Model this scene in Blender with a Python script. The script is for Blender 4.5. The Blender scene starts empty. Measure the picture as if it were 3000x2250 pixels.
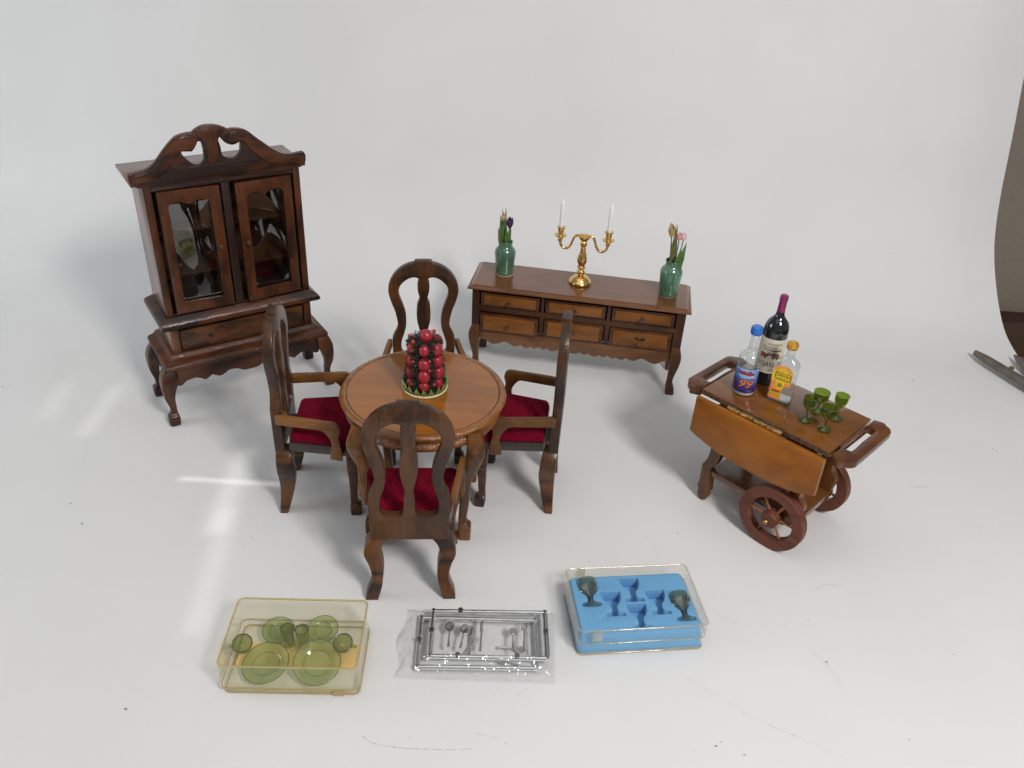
import bpy, bmesh, math, random
from mathutils import Vector, Matrix
random.seed(7)
S = bpy.context.scene
COL = S.collection
R = math.radians
S.unit_settings.system = 'METRIC'
S.unit_settings.scale_length = 0.1          # one unit is ten centimetres: doll's house furniture

# ------------------------------------------------------------------ camera
PITCH, ROLL, CAMZ, FPX = 0.5593, -0.061, 2.6, 2437.2
cam = bpy.data.cameras.new('camera'); cam.sensor_width = 36; cam.lens = FPX / 3000 * 36
cam.clip_start = 0.05; cam.clip_end = 200
co = bpy.data.objects.new('camera', cam); COL.objects.link(co); S.camera = co
_X = Vector((1, 0, 0)); _F = Vector((0, math.cos(PITCH), -math.sin(PITCH))); _U = Vector((0, math.sin(PITCH), math.cos(PITCH)))
_r = _X * math.cos(ROLL) - _U * math.sin(ROLL); _u = _X * math.sin(ROLL) + _U * math.cos(ROLL)
co.matrix_world = Matrix(((_r.x, _u.x, -_F.x, 0), (_r.y, _u.y, -_F.y, 0), (_r.z, _u.z, -_F.z, CAMZ), (0, 0, 0, 1)))

# ------------------------------------------------------------------ light
w = bpy.data.worlds.new('World'); S.world = w; w.use_nodes = True
bg = w.node_tree.nodes['Background']; bg.inputs[0].default_value = (0.93, 0.97, 1.0, 1); bg.inputs[1].default_value = 0.24
def area(name, loc, target, sx, sy, power, col, spread=180):
    l = bpy.data.lights.new(name, 'AREA'); l.shape = 'RECTANGLE'; l.size = sx; l.size_y = sy
    l.energy = power; l.color = col; l.spread = R(spread)
    o = bpy.data.objects.new(name, l); COL.objects.link(o); o.location = loc
    o.rotation_euler = (Vector(target) - Vector(loc)).to_track_quat('-Z', 'Y').to_euler()
    return o
area('window_light', (3.0, -1.6, 5.6), (0.1, 3.2, 0), 1.2, 1.4, 350, (1.0, 0.96, 0.92))
# narrow lamps added to stand in for sun reflected off glossy varnish: slim bright streaks on the left of the paper
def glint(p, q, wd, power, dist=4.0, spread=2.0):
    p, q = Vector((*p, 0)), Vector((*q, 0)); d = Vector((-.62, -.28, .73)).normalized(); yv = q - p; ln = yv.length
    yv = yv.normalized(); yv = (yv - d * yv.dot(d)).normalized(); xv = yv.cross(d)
    l = bpy.data.lights.new('sun_glint_lamp', 'AREA'); l.shape = 'RECTANGLE'; l.size = wd; l.size_y = ln * .9; l.energy = power; l.spread = R(spread); l.color = (1, .985, .95)
    o = bpy.data.objects.new('sun_glint_lamp', l); COL.objects.link(o); c = (p + q) / 2 + d * dist
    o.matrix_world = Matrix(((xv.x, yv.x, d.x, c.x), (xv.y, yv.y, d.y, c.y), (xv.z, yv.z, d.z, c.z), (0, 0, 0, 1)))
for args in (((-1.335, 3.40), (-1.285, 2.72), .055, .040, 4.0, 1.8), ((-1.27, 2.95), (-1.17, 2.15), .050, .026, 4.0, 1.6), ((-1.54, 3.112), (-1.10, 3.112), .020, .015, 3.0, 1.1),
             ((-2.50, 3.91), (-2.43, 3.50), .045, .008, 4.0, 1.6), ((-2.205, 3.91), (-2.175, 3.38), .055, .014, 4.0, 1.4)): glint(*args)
area('side_window_light', (-6.5, 2.2, 2.6), (-0.5, 3.4, 0.3), 2.6, 2.4, 95, (0.92, 0.965, 1.0))
area('ceiling_fill', (0, 1.0, 8.0), (0, 1.01, 0), 8, 8, 125, (1.0, .985, .96))  # soft overhead lamp added to brighten the chrome and fill the shadows
S.view_settings.view_transform = 'Standard'; S.view_settings.look = 'None'
S.view_settings.exposure = 0.05; S.view_settings.gamma = 1; S.view_settings.use_curve_mapping = False
S.render.engine = 'CYCLES'
S.cycles.use_denoising = True; S.cycles.use_light_tree = False
S.cycles.max_bounces = 14; S.cycles.transmission_bounces = 12; S.cycles.transparent_max_bounces = 24
S.cycles.glossy_bounces = 5; S.cycles.diffuse_bounces = 4
S.cycles.sample_clamp_indirect = 6
S.cycles.caustics_reflective = False; S.cycles.caustics_refractive = False

# ------------------------------------------------------------------ geometry helpers
class G:
    def __init__(s): s.v = []; s.f = []
    def add(s, vf, m=None):
        v, f = vf; n = len(s.v)
        s.v += [tuple(m @ Vector(p)) if m else tuple(p) for p in v]
        s.f += [tuple(i + n for i in q) for q in f]
        return s
def build(name, vf, mat, parent=None, angle=35, recalc=True):
    if isinstance(vf, G): vf = (vf.v, vf.f)
    me = bpy.data.meshes.new(name); me.from_pydata(vf[0], [], vf[1])
    if recalc:
        bm = bmesh.new(); bm.from_mesh(me); bmesh.ops.recalc_face_normals(bm, faces=bm.faces); bm.to_mesh(me); bm.free()
    if angle:
        for p in me.polygons: p.use_smooth = True
        me.set_sharp_from_angle(angle=R(angle))
    me.materials.append(mat); me.update()
    o = bpy.data.objects.new(name, me); COL.objects.link(o)
    if parent: o.parent = parent
    return o
def tag(o, label, cat=None, group=None, kind=None):
    if label: o['label'] = label
    if cat: o['category'] = cat
    if group: o['group'] = group
    if kind: o['kind'] = kind
    return o
def thing(name, label, cat, loc, rz=0, group=None):
    o = bpy.data.objects.new(name, None); COL.objects.link(o); o.empty_display_size = .05
    o.location = loc; o.rotation_euler = (0, 0, rz); return tag(o, label, cat, group)
def copy_tree(o, parent=None):
    c = o.copy(); COL.objects.link(c); c.parent = parent
    for ch in list(o.children): copy_tree(ch, c)
    return c
def box(x0, x1, y0, y1, z0, z1, b=.003):
    v = []; f = []
    b = min(b, (x1 - x0) * .45, (y1 - y0) * .45, (z1 - z0) * .45)
    bm = bmesh.new(); bmesh.ops.create_cube(bm, size=1)
    for q in bm.verts:
        q.co = Vector(((x0 + x1) / 2 + q.co.x * (x1 - x0), (y0 + y1) / 2 + q.co.y * (y1 - y0), (z0 + z1) / 2 + q.co.z * (z1 - z0)))
    if b > 0: bmesh.ops.bevel(bm, geom=list(bm.edges), offset=b, segments=2, profile=.5, affect='EDGES')
    bm.verts.index_update()
    v = [tuple(q.co) for q in bm.verts]; f = [tuple(q.index for q in p.verts) for p in bm.faces]; bm.free()
    return v, f
def sm(pts, n=4, closed=True):
    """Catmull-Rom through points; a third value marks a sharp corner."""
    out = []; N = len(pts)
    for i in range(N if closed else N - 1):
        p1, p2 = pts[i], pts[(i + 1) % N]
        p0 = pts[i - 1] if (closed or i > 0) else p1
        p3 = pts[(i + 2) % N] if (closed or i + 2 < N) else p2
        if len(p1) > 2: p0 = p1
        if len(p2) > 2: p3 = p2
        if len(p1) > 2 and len(p2) > 2: out.append(p1[:2]); continue
        for k in range(n):
            t = k / n
            out.append(tuple(.5 * ((2 * p1[j]) + (-p0[j] + p2[j]) * t + (2 * p0[j] - 5 * p1[j] + 4 * p2[j] - p3[j]) * t * t + (-p0[j] + 3 * p1[j] - 3 * p2[j] + p3[j]) * t ** 3) for j in (0, 1)))
    if not closed: out.append(pts[-1][:2])
    return out
def outline(polys, c0, c1, plane='xz', bev=.004):
    """Board cut from 2D outlines (first outer, then holes) between depths c0 and c1."""
    cu = bpy.data.curves.new('cut', 'CURVE'); cu.dimensions = '2D'; cu.fill_mode = 'BOTH'
    d = abs(c1 - c0); bev = min(bev, d * .4)
    cu.extrude = d / 2 - bev; cu.bevel_depth = bev; cu.bevel_resolution = 1; cu.offset = -bev
    for p in polys:
        sp = cu.splines.new('POLY'); sp.points.add(len(p) - 1); sp.use_cyclic_u = True
        for i, q in enumerate(p): sp.points[i].co = (q[0], q[1], 0, 1)
    ob = bpy.data.objects.new('cut', cu); me = bpy.data.meshes.new_from_object(ob)
    m = (c0 + c1) / 2
    mp = {'xz': lambda a, b, c: (a, m + c, b), 'yz': lambda a, b, c: (m + c, a, b), 'xy': lambda a, b, c: (a, b, m + c)}[plane]
    v = [mp(*q.co) for q in me.vertices]; f = [tuple(p.vertices) for p in me.polygons]
    bpy.data.objects.remove(ob); bpy.data.curves.remove(cu); bpy.data.meshes.remove(me)
    # weld the seams between caps and sides
    bm = bmesh.new(); vs = [bm.verts.new(p) for p in v]
    for q in f:
        try: bm.faces.new([vs[i] for i in q])
        except ValueError: pass
    bmesh.ops.remove_doubles(bm, verts=bm.verts, dist=1e-5); bm.verts.index_update()
    v = [tuple(q.co) for q in bm.verts]; f = [tuple(q.index for q in p.verts) for p in bm.faces]; bm.free()
    return v, f
def loft(rings, cap=True, closed=True):
    n = len(rings[0]); v = [p for r_ in rings for p in r_]; f = []
    for i in range(len(rings) - 1):
        for j in range(n if closed else n - 1):
            k = (j + 1) % n
            f.append((i * n + j, i * n + k, (i + 1) * n + k, (i + 1) * n + j))
    if cap: f.append(tuple(range(n - 1, -1, -1))); f.append(tuple(range((len(rings) - 1) * n, len(rings) * n)))
    return v, f
def lathe(prof, n=32, c=(0, 0, 0), cap=True):
    return loft([[(c[0] + r_ * math.cos(2 * math.pi * k / n), c[1] + r_ * math.sin(2 * math.pi * k / n), c[2] + z) for k in range(n)] for r_, z in prof], cap)
def tube(path, rad, n=10, cap=True):
    P = [Vector(p) for p in path]; rings = []; up = Vector((0, 0, 1)); prev = None
    for i, p in enumerate(P):
        t = (P[min(i + 1, len(P) - 1)] - P[max(i - 1, 0)]).normalized()
        if prev is None:
            a = t.cross(up) if abs(t.dot(up)) < .95 else t.cross(Vector((1, 0, 0)))
        else: a = prev - t * prev.dot(t)
        a.normalize(); prev = a; b = t.cross(a)
        r_ = rad[i] if isinstance(rad, (list, tuple)) else rad
        rings.append([tuple(p + a * (r_ * math.cos(2 * math.pi * k / n)) + b * (r_ * math.sin(2 * math.pi * k / n))) for k in range(n)])
    return loft(rings, cap)
def sphere(c, r_, n=16, m=10, sz=1.0):
    v, f = lathe([(max(1e-4, math.sin(math.pi * i / m)), -math.cos(math.pi * i / m)) for i in range(m + 1)], n)
    return [(c[0] + r_ * x, c[1] + r_ * y, c[2] + r_ * z * sz) for x, y, z in v], f
def rsq(cx, cy, hw, z, hy=None, n=3, rr=.35):
    """rounded square ring"""
    hy = hw if hy is None else hy; r_ = min(hw, hy) * rr; out = []
    for sx, sy, a0 in ((1, 1, 0), (-1, 1, 90), (-1, -1, 180), (1, -1, 270)):
        for k in range(n + 1):
            a = R(a0 + 90 * k / n); out.append((cx + sx * (hw - r_) + r_ * math.cos(a), cy + sy * (hy - r_) + r_ * math.sin(a), z))
    return out
def mould(rings, x0, x1, y0, y1):
    """moulded slab: rings of (overhang, z) round a rectangle"""
    return loft([[(x0 - o, y0 - o, z), (x1 + o, y0 - o, z), (x1 + o, y1 + ob, z), (x0 - o, y1 + ob, z)] for o, z, ob in rings])
def rrect(w_, d_, r_, n=5):
    out = []
    for sx, sy, a0 in ((1, 1, 0), (-1, 1, 90), (-1, -1, 180), (1, -1, 270)):
        for k in range(n + 1):
            a = R(a0 + 90 * k / n); out.append((sx * (w_ / 2 - r_) + r_ * math.cos(a), sy * (d_ / 2 - r_) + r_ * math.sin(a)))
    return out

# ------------------------------------------------------------------ materials
def nt(name):
    m = bpy.data.materials.new(name); m.use_nodes = True; t = m.node_tree; t.nodes.clear()
    o = t.nodes.new('ShaderNodeOutputMaterial'); return m, t, o
def nd(t, typ, **kw):
    n = t.nodes.new(typ)
    for k, v in kw.items():
        if k in ('operation', 'blend_type', 'data_type', 'noise_dimensions', 'distance', 'feature', 'bands_direction', 'wave_type'): setattr(n, k, v)
        else: n.inputs[k.replace('_', ' ')].default_value = v
    return n
def ramp(t, stops):
    n = t.nodes.new('ShaderNodeValToRGB'); e = n.color_ramp.elements
    while len(e) > 1: e.remove(e[0])
    e[0].position = stops[0][0]; e[0].color = (*stops[0][1], 1)
    for p, c in stops[1:]:
        q = e.new(p); q.color = (*c, 1)
    return n
def mixc(t, a, b, fac, mode='MIX'):
    n = t.nodes.new('ShaderNodeMix'); n.data_type = 'RGBA'; n.blend_type = mode
    for s, val in ((0, fac), (6, a), (7, b)):
        if isinstance(val, (int, float)): n.inputs[s].default_value = val
        elif isinstance(val, tuple): n.inputs[s].default_value = (*val, 1)
        else: t.links.new(val, n.inputs[s])
    return n.outputs[2]
def coords(t, scale, rnd=True):
    tc = t.nodes.new('ShaderNodeTexCoord'); mp = t.nodes.new('ShaderNodeMapping'); mp.inputs['Scale'].default_value = scale
    t.links.new(tc.outputs['Object'], mp.inputs['Vector'])
    if rnd:
        oi = t.nodes.new('ShaderNodeObjectInfo'); ml = nd(t, 'ShaderNodeMath', operation='MULTIPLY'); ml.inputs[1].default_value = 37
        t.links.new(oi.outputs['Random'], ml.inputs[0]); cb = t.nodes.new('ShaderNodeCombineXYZ')
        for i in range(3): t.links.new(ml.outputs[0], cb.inputs[i])
        t.links.new(cb.outputs[0], mp.inputs['Location'])
    return mp.outputs[0]
def wood(name, dark, mid, light, axis='x', rough=.38, coat=.7, crough=.12, blotch=.45, blot=6.0, bump=.12, grain=1.0, var=.12, gk=.4, spec=.28):
    m, t, o = nt(name); L = t.links.new
    b = t.nodes.new('ShaderNodeBsdfPrincipled'); L(b.outputs[0], o.inputs[0])
    sc = {'x': (7, 120, 120), 'y': (120, 7, 120), 'z': (120, 120, 7)}[axis]; sc = tuple(q * grain for q in sc)
    v = coords(t, sc)
    n1 = nd(t, 'ShaderNodeTexNoise', Scale=1.0, Detail=5, Roughness=.62, Distortion=.5); L(v, n1.inputs['Vector'])
    lp = lambda a_, b_, k_: tuple(p_ + (q_ - p_) * k_ for p_, q_ in zip(a_, b_))
    r1 = ramp(t, [(.25, lp(mid, dark, gk)), (.5, mid), (.75, lp(mid, light, gk))]); L(n1.outputs[0], r1.inputs[0])
    v2 = coords(t, tuple(blot * (.45 if 'xyz'[i] == axis else 1.0) for i in range(3)))
    n2 = nd(t, 'ShaderNodeTexNoise', Scale=1.0, Detail=4, Roughness=.6, Distortion=.8); L(v2, n2.inputs['Vector'])
    r2 = ramp(t, [(.40, (0, 0, 0)), (.50, (.35, .35, .35)), (.60, (1, 1, 1))]); L(n2.outputs[0], r2.inputs[0])
    mf = nd(t, 'ShaderNodeMath', operation='MULTIPLY'); mf.inputs[1].default_value = blotch; L(r2.outputs[0], mf.inputs[0])
    c = mixc(t, r1.outputs[0], dark, mf.outputs[0])
    oi = t.nodes.new('ShaderNodeObjectInfo'); mr = t.nodes.new('ShaderNodeMapRange'); mr.inputs[3].default_value = 1 - var; mr.inputs[4].default_value = 1 + var
    L(oi.outputs['Random'], mr.inputs[0]); hs = t.nodes.new('ShaderNodeHueSaturation'); L(mr.outputs[0], hs.inputs['Value']); L(c, hs.inputs['Color'])
    L(hs.outputs[0], b.inputs['Base Color'])
    v3 = coords(t, (1, 1, 1)); n3 = nd(t, 'ShaderNodeTexNoise', Scale=42.0, Detail=3, Roughness=.6); L(v3, n3.inputs['Vector'])
    ad = nd(t, 'ShaderNodeMath', operation='ADD'); L(n3.outputs[0], ad.inputs[0]); hf = nd(t, 'ShaderNodeMath', operation='MULTIPLY'); hf.inputs[1].default_value = .5
    L(n1.outputs[0], hf.inputs[0]); L(hf.outputs[0], ad.inputs[1])
    bp = t.nodes.new('ShaderNodeBump'); bp.inputs['Strength'].default_value = bump; bp.inputs['Distance'].default_value = .01; L(ad.outputs[0], bp.inputs['Height'])
    L(bp.outputs[0], b.inputs['Normal']); L(bp.outputs[0], b.inputs['Coat Normal'])
    b.inputs['Roughness'].default_value = rough; b.inputs['Coat Weight'].default_value = coat; b.inputs['Coat Roughness'].default_value = crough; b.inputs['Specular IOR Level'].default_value = spec
    return m
def plain(name, col, rough=.5, metal=0, coat=0, crough=.05, noise=.15, nscale=25, bump=0.0, sheen=0, spec=.5, trans=0, sss=0):
    m, t, o = nt(name); L = t.links.new
    b = t.nodes.new('ShaderNodeBsdfPrincipled'); L(b.outputs[0], o.inputs[0])
    v = coords(t, (1, 1, 1)); n = nd(t, 'ShaderNodeTexNoise', Scale=nscale, Detail=4, Roughness=.6); L(v, n.inputs['Vector'])
    r_ = ramp(t, [(.3, tuple(c * (1 - noise) for c in col)), (.7, tuple(min(1, c * (1 + noise)) for c in col))]); L(n.outputs[0], r_.inputs[0])
    L(r_.outputs[0], b.inputs['Base Color'])
    b.inputs['Roughness'].default_value = rough; b.inputs['Metallic'].default_value = metal; b.inputs['Specular IOR Level'].default_value = spec
    b.inputs['Coat Weight'].default_value = coat; b.inputs['Coat Roughness'].default_value = crough
    b.inputs['Transmission Weight'].default_value = trans
    if sss: b.inputs['Subsurface Weight'].default_value = sss; b.inputs['Subsurface Radius'].default_value = (.02, .01, .01)
    if sheen: b.inputs['Sheen Weight'].default_value = sheen; b.inputs['Sheen Roughness'].default_value = .4; b.inputs['Sheen Tint'].default_value = (*[min(1, c * 3 + .1) for c in col], 1)
    if bump:
        bp = t.nodes.new('ShaderNodeBump'); bp.inputs['Strength'].default_value = bump; bp.inputs['Distance'].default_value = .01
        L(n.outputs[0], bp.inputs['Height']); L(bp.outputs[0], b.inputs['Normal'])
    return m
def film(name, tint, rough=.03, ior=1.45, body=0.0, bodycol=None, bump=0.0, bscale=12):
    """clear or tinted moulded plastic"""
    m, t, o = nt(name); L = t.links.new
    tr = t.nodes.new('ShaderNodeBsdfTransparent'); tr.inputs[0].default_value = (*tint, 1)
    gl = t.nodes.new('ShaderNodeBsdfGlossy'); gl.inputs['Roughness'].default_value = rough; gl.inputs[0].default_value = (1, 1, 1, 1)
    fr = t.nodes.new('ShaderNodeLayerWeight'); fr.inputs[0].default_value = .5
    f0 = ((ior - 1) / (ior + 1)) ** 2
    pw = nd(t, 'ShaderNodeMath', operation='POWER'); pw.inputs[1].default_value = 5; L(fr.outputs['Facing'], pw.inputs[0])
    fo = nd(t, 'ShaderNodeMath', operation='MULTIPLY_ADD'); fo.inputs[1].default_value = 1 - f0; fo.inputs[2].default_value = f0; L(pw.outputs[0], fo.inputs[0])
    base = tr.outputs[0]
    if body:
        df = t.nodes.new('ShaderNodeBsdfPrincipled'); df.inputs['Base Color'].default_value = (*(bodycol or tint), 1); df.inputs['Roughness'].default_value = .3
        mx = t.nodes.new('ShaderNodeMixShader'); mx.inputs[0].default_value = body; L(base, mx.inputs[1]); L(df.outputs[0], mx.inputs[2]); base = mx.outputs[0]
    if bump:
        v = coords(t, (1, 1, 1)); n = nd(t, 'ShaderNodeTexNoise', Scale=bscale, Detail=2, Roughness=.5); L(v, n.inputs['Vector'])
        bp = t.nodes.new('ShaderNodeBump'); bp.inputs['Strength'].default_value = bump; bp.inputs['Distance'].default_value = .03
        L(n.outputs[0], bp.inputs['Height']); L(bp.outputs[0], gl.inputs['Normal']); L(bp.outputs[0], fr.inputs['Normal'])
    ms = t.nodes.new('ShaderNodeMixShader'); L(fo.outputs[0], ms.inputs[0]); L(base, ms.inputs[1]); L(gl.outputs[0], ms.inputs[2]); L(ms.outputs[0], o.inputs[0])
    return m
def glass(name, col, rough=0.0, ior=1.45):
    m, t, o = nt(name); b = t.nodes.new('ShaderNodeBsdfPrincipled'); t.links.new(b.outputs[0], o.inputs[0])
    b.inputs['Base Color'].default_value = (*col, 1); b.inputs['Transmission Weight'].default_value = 1; b.inputs['Roughness'].default_value = rough; b.inputs['IOR'].default_value = ior
    return m

CD, CM, CL = (.009, .0038, .0028), (.088, .0250, .0072), (.19, .060, .014)
cab_x = wood('cabinet_wood_x', CD, CM, CL, 'x', blotch=.85, blot=7, coat=.35, bump=.22); cab_y = wood('cabinet_wood_y', CD, CM, CL, 'y', blotch=.85, blot=7, coat=.35, bump=.22); cab_z = wood('cabinet_wood_z', CD, CM, CL, 'z', blotch=.75, blot=7, coat=.3, bump=.2)
cab_dk = wood('cabinet_dark_wood', (.012, .006, .004), (.035, .014, .008), (.07, .027, .012), 'x', blotch=.6)
cab_glare = wood('cabinet_side_glare_wood', (.06, .021, .010), (.135, .050, .021), (.20, .082, .038), 'z', blotch=.4, coat=.7, crough=.18)  # left side's paler, pinker tone paints in the backdrop's grazing reflection
inner = plain('cabinet_interior_stain', (.05, .022, .012), rough=.6)
chair_w = wood('chair_wood', (.009, .005, .004), (.090, .033, .0085), (.19, .076, .019), 'z', blotch=.75, blot=6, crough=.12, coat=.42, rough=.45, bump=.2)
chair_lt = wood('chair_arm_wood', (.045, .018, .007), (.20, .080, .018), (.34, .15, .035), 'y', blotch=.6, blot=7, crough=.25, coat=.25, rough=.5)
def banded(name, dark, mid, light, bz=12):
    m = wood(name, dark, mid, light, 'z', blotch=.88, blot=6, crough=.1, coat=.35, rough=.45, bump=.15)
    for n in m.node_tree.nodes:        # stain bands across the legs
        if n.bl_idname == 'ShaderNodeMapping' and abs(n.inputs['Scale'].default_value[0] - 6) < .01: n.inputs['Scale'].default_value = (2.5, 2.5, bz)
    return m
chair_leg = banded('chair_leg_wood', (.008, .005, .0045), (.125, .045, .011), (.23, .094, .024))
chair_dk = wood('chair_rail_wood', (.012, .008, .007), (.03, .018, .014), (.06, .035, .022), 'x', blotch=.5, crough=.25)
tab_top = wood('table_top_wood', (.11, .030, .004), (.30, .100, .008), (.43, .155, .016), 'x', rough=.3, coat=1, crough=.06, blotch=.35, blot=3.2, bump=.035, grain=.6)
tab_rim = wood('table_rim_wood', (.06, .017, .003), (.28, .090, .007), (.43, .150, .015), 'x', rough=.3, coat=1, crough=.07, blotch=.5, bump=.7)
tab_leg = wood('table_leg_wood', (.025, .010, .004), (.20, .078, .018), (.34, .15, .04), 'z', blotch=.7, crough=.15, coat=.4)
sb_top = wood('sideboard_top_wood', (.07, .022, .006), (.18, .060, .014), (.27, .10, .024), 'x', rough=.35, coat=1, crough=.10, blotch=.4, bump=.05)
sb_frame = wood('sideboard_frame_wood', (.018, .007, .004), (.075, .026, .008), (.14, .05, .014), 'x', blotch=.7, coat=.3)
sb_leg = wood('sideboard_leg_wood', (.018, .007, .004), (.095, .034, .010), (.17, .064, .018), 'z', blotch=.65, coat=.35)
sb_draw = wood('sideboard_drawer_wood', (.09, .028, .006), (.225, .078, .012), (.33, .125, .022), 'x', blotch=.55, blot=9, coat=.3)
sb_edge = wood('sideboard_drawer_edge_wood', (.025, .009, .004), (.10, .034, .010), (.18, .066, .018), 'x', blotch=.7, blot=14, coat=.3)
tr_top = wood('trolley_top_wood', (.06, .017, .004), (.18, .060, .007), (.28, .102, .014), 'x', rough=.3, coat=1, crough=.05, blotch=.5, blot=3.5, bump=.035)
tr_leaf = wood('trolley_leaf_wood', (.17, .046, .004), (.38, .122, .007), (.52, .19, .013), 'x', rough=.4, coat=.2, crough=.2, blotch=.6, blot=4, bump=.04, grain=.7)
tr_hand = wood('trolley_handle_wood', (.03, .009, .004), (.125, .037, .008), (.21, .072, .014), 'y', blotch=.6, crough=.1, coat=.5)
tr_leg = wood('trolley_leg_wood', (.04, .012, .005), (.145, .05, .011), (.24, .09, .02), 'z', blotch=.6, crough=.1, coat=.5)
tr_wheel = wood('trolley_wheel_wood', (.07, .018, .010), (.16, .048, .026), (.24, .085, .048), 'x', rough=.55, coat=.15, crough=.3, blotch=.55, blot=12, bump=.2, gk=.7)
tr_spoke = wood('trolley_spoke_wood', (.25, .08, .03), (.36, .13, .05), (.42, .17, .07), 'x', rough=.55, coat=.1)
knob_m = plain('dark_bronze_knob', (.11, .055, .03), rough=.3, metal=.4, coat=.4)
black_gap = plain('near_black', (.010, .007, .006), rough=.7)  # near-black for gaps, recessed bodies, the knob scar and glue mark
raw_edge = plain('raw_splintered_wood', (.12, .06, .025), rough=.85, noise=.7, nscale=60, bump=.6)
velvet = plain('red_velvet', (.150, .0014, .014), rough=.95, noise=.42, nscale=46, bump=.6, sheen=.28, spec=.1)
gold = plain('polished_brass', (.86, .56, .20), rough=.22, metal=1, noise=.1, nscale=40, bump=.05)
oldbrass = plain('aged_brass_hinge', (.42, .26, .11), rough=.38, metal=1, noise=.6, nscale=50, bump=.3)
chrome = plain('bright_chrome_plating', (.86, .86, .88), rough=.09, metal=1, noise=.03, nscale=18, bump=.05)
nub_dk = plain('dark_sprue_end', (.09, .09, .10), rough=.3, metal=.6)
steel = plain('dull_grey_steel', (.17, .145, .125), rough=.45, metal=.35, noise=.25, nscale=18)
wax = plain('white_wax', (.90, .89, .85), rough=.4, noise=.03)

def celadon():
    m, t, o = nt('celadon_glaze'); L = t.links.new; b = t.nodes.new('ShaderNodeBsdfPrincipled'); L(b.outputs[0], o.inputs[0])
    v = coords(t, (1, 1, 1)); n = nd(t, 'ShaderNodeTexNoise', Scale=14, Detail=4, Roughness=.6); L(v, n.inputs['Vector'])
    r_ = ramp(t, [(.3, (.045, .125, .072)), (.6, (.085, .20, .125)), (.8, (.16, .29, .20))]); L(n.outputs[0], r_.inputs[0])
    vo = nd(t, 'ShaderNodeTexVoronoi', feature='DISTANCE_TO_EDGE', Scale=55); L(v, vo.inputs['Vector'])
    rr = ramp(t, [(.0, (.6, .6, .6)), (.05, (1, 1, 1))]); L(vo.outputs[0], rr.inputs[0])
    L(mixc(t, r_.outputs[0], rr.outputs[0], .35, 'MULTIPLY'), b.inputs['Base Color'])
    b.inputs['Roughness'].default_value = .25; b.inputs['Coat Weight'].default_value = 1; b.inputs['Coat Roughness'].default_value = .04
    return m
glaze = celadon()
biscuit = plain('bare_clay_rim', (.50, .47, .36), rough=.8)

def paper_mat():
    m, t, o = nt('white_paper'); L = t.links.new; b = t.nodes.new('ShaderNodeBsdfPrincipled'); L(b.outputs[0], o.inputs[0])
    tc = t.nodes.new('ShaderNodeTexCoord'); v = tc.outputs['Object']
    n = nd(t, 'ShaderNodeTexNoise', Scale=1.4, Detail=4, Roughness=.55); L(v, n.inputs['Vector'])
    r_ = ramp(t, [(.3, (.728, .724, .722)), (.7, (.758, .756, .756))]); L(n.outputs[0], r_.inputs[0])
    # grime flecks
    vo = nd(t, 'ShaderNodeTexVoronoi', feature='F1', Scale=7.0); L(v, vo.inputs['Vector'])
    lt = nd(t, 'ShaderNodeMath', operation='LESS_THAN'); lt.inputs[1].default_value = .035; L(vo.outputs['Distance'], lt.inputs[0])
    wn = t.nodes.new('ShaderNodeSeparateColor'); L(vo.outputs['Color'], wn.inputs[0])
    pk = nd(t, 'ShaderNodeMath', operation='LESS_THAN'); pk.inputs[1].default_value = .16; L(wn.outputs[0], pk.inputs[0])
    an = nd(t, 'ShaderNodeMath', operation='MULTIPLY'); L(lt.outputs[0], an.inputs[0]); L(pk.outputs[0], an.inputs[1])
    am = nd(t, 'ShaderNodeMath', operation='MULTIPLY'); am.inputs[1].default_value = .35; L(an.outputs[0], am.inputs[0])
    c = mixc(t, r_.outputs[0], (.42, .40, .36), am.outputs[0]); L(c, b.inputs['Base Color'])
    b.inputs['Roughness'].default_value = .55; b.inputs['Specular IOR Level'].default_value = .35
    n2 = nd(t, 'ShaderNodeTexNoise', Scale=90, Detail=3, Roughness=.6); L(v, n2.inputs['Vector'])
    bp = t.nodes.new('ShaderNodeBump'); bp.inputs['Strength'].default_value = .06; bp.inputs['Distance'].default_value = .01; L(n2.outputs[0], bp.inputs['Height']); L(bp.outputs[0], b.inputs['Normal'])
    return m

# ------------------------------------------------------------------ the setting
prof = sm([(.2, 0), (1.5, 0), (3.0, 0), (4.2, 0), (4.72, .0), (4.99, .04), (5.16, .11), (5.35, .25), (5.53, .43), (5.64, .60), (5.74, .84), (5.85, 1.19), (5.98, 1.58), (6.16, 2.15), (6.36, 2.8), (6.55, 3.5)], 5, False)
xs = [-4.6 + (3.324 + 4.6) * i / 60 for i in range(61)]
def wave(x, y, z):
    k = min(1, max(0, (y - 4.9) / .8)); return k * (.035 * math.sin(x * 1.3 + .6) + .015 * math.sin(x * 3.1 + z))
g = G(); rows = []
for y, z in prof:
    rows.append([(x, y + wave(x, y, z) * (1 if x < 3.0 else max(0, (3.324 - x) / .324)), max(z, 0)) for x in xs])
vv = [p for r_ in rows for p in r_]; n = len(xs)
ff = [(i * n + j, i * n + j + 1, (i + 1) * n + j + 1, (i + 1) * n + j) for i in range(len(rows) - 1) for j in range(n - 1)]
paper = build('paper_backdrop', (vv, ff), paper_mat(), angle=180, recalc=False)
tag(paper, 'large sheet of scuffed white paper sweeping up behind the miniatures', kind='structure')
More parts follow.
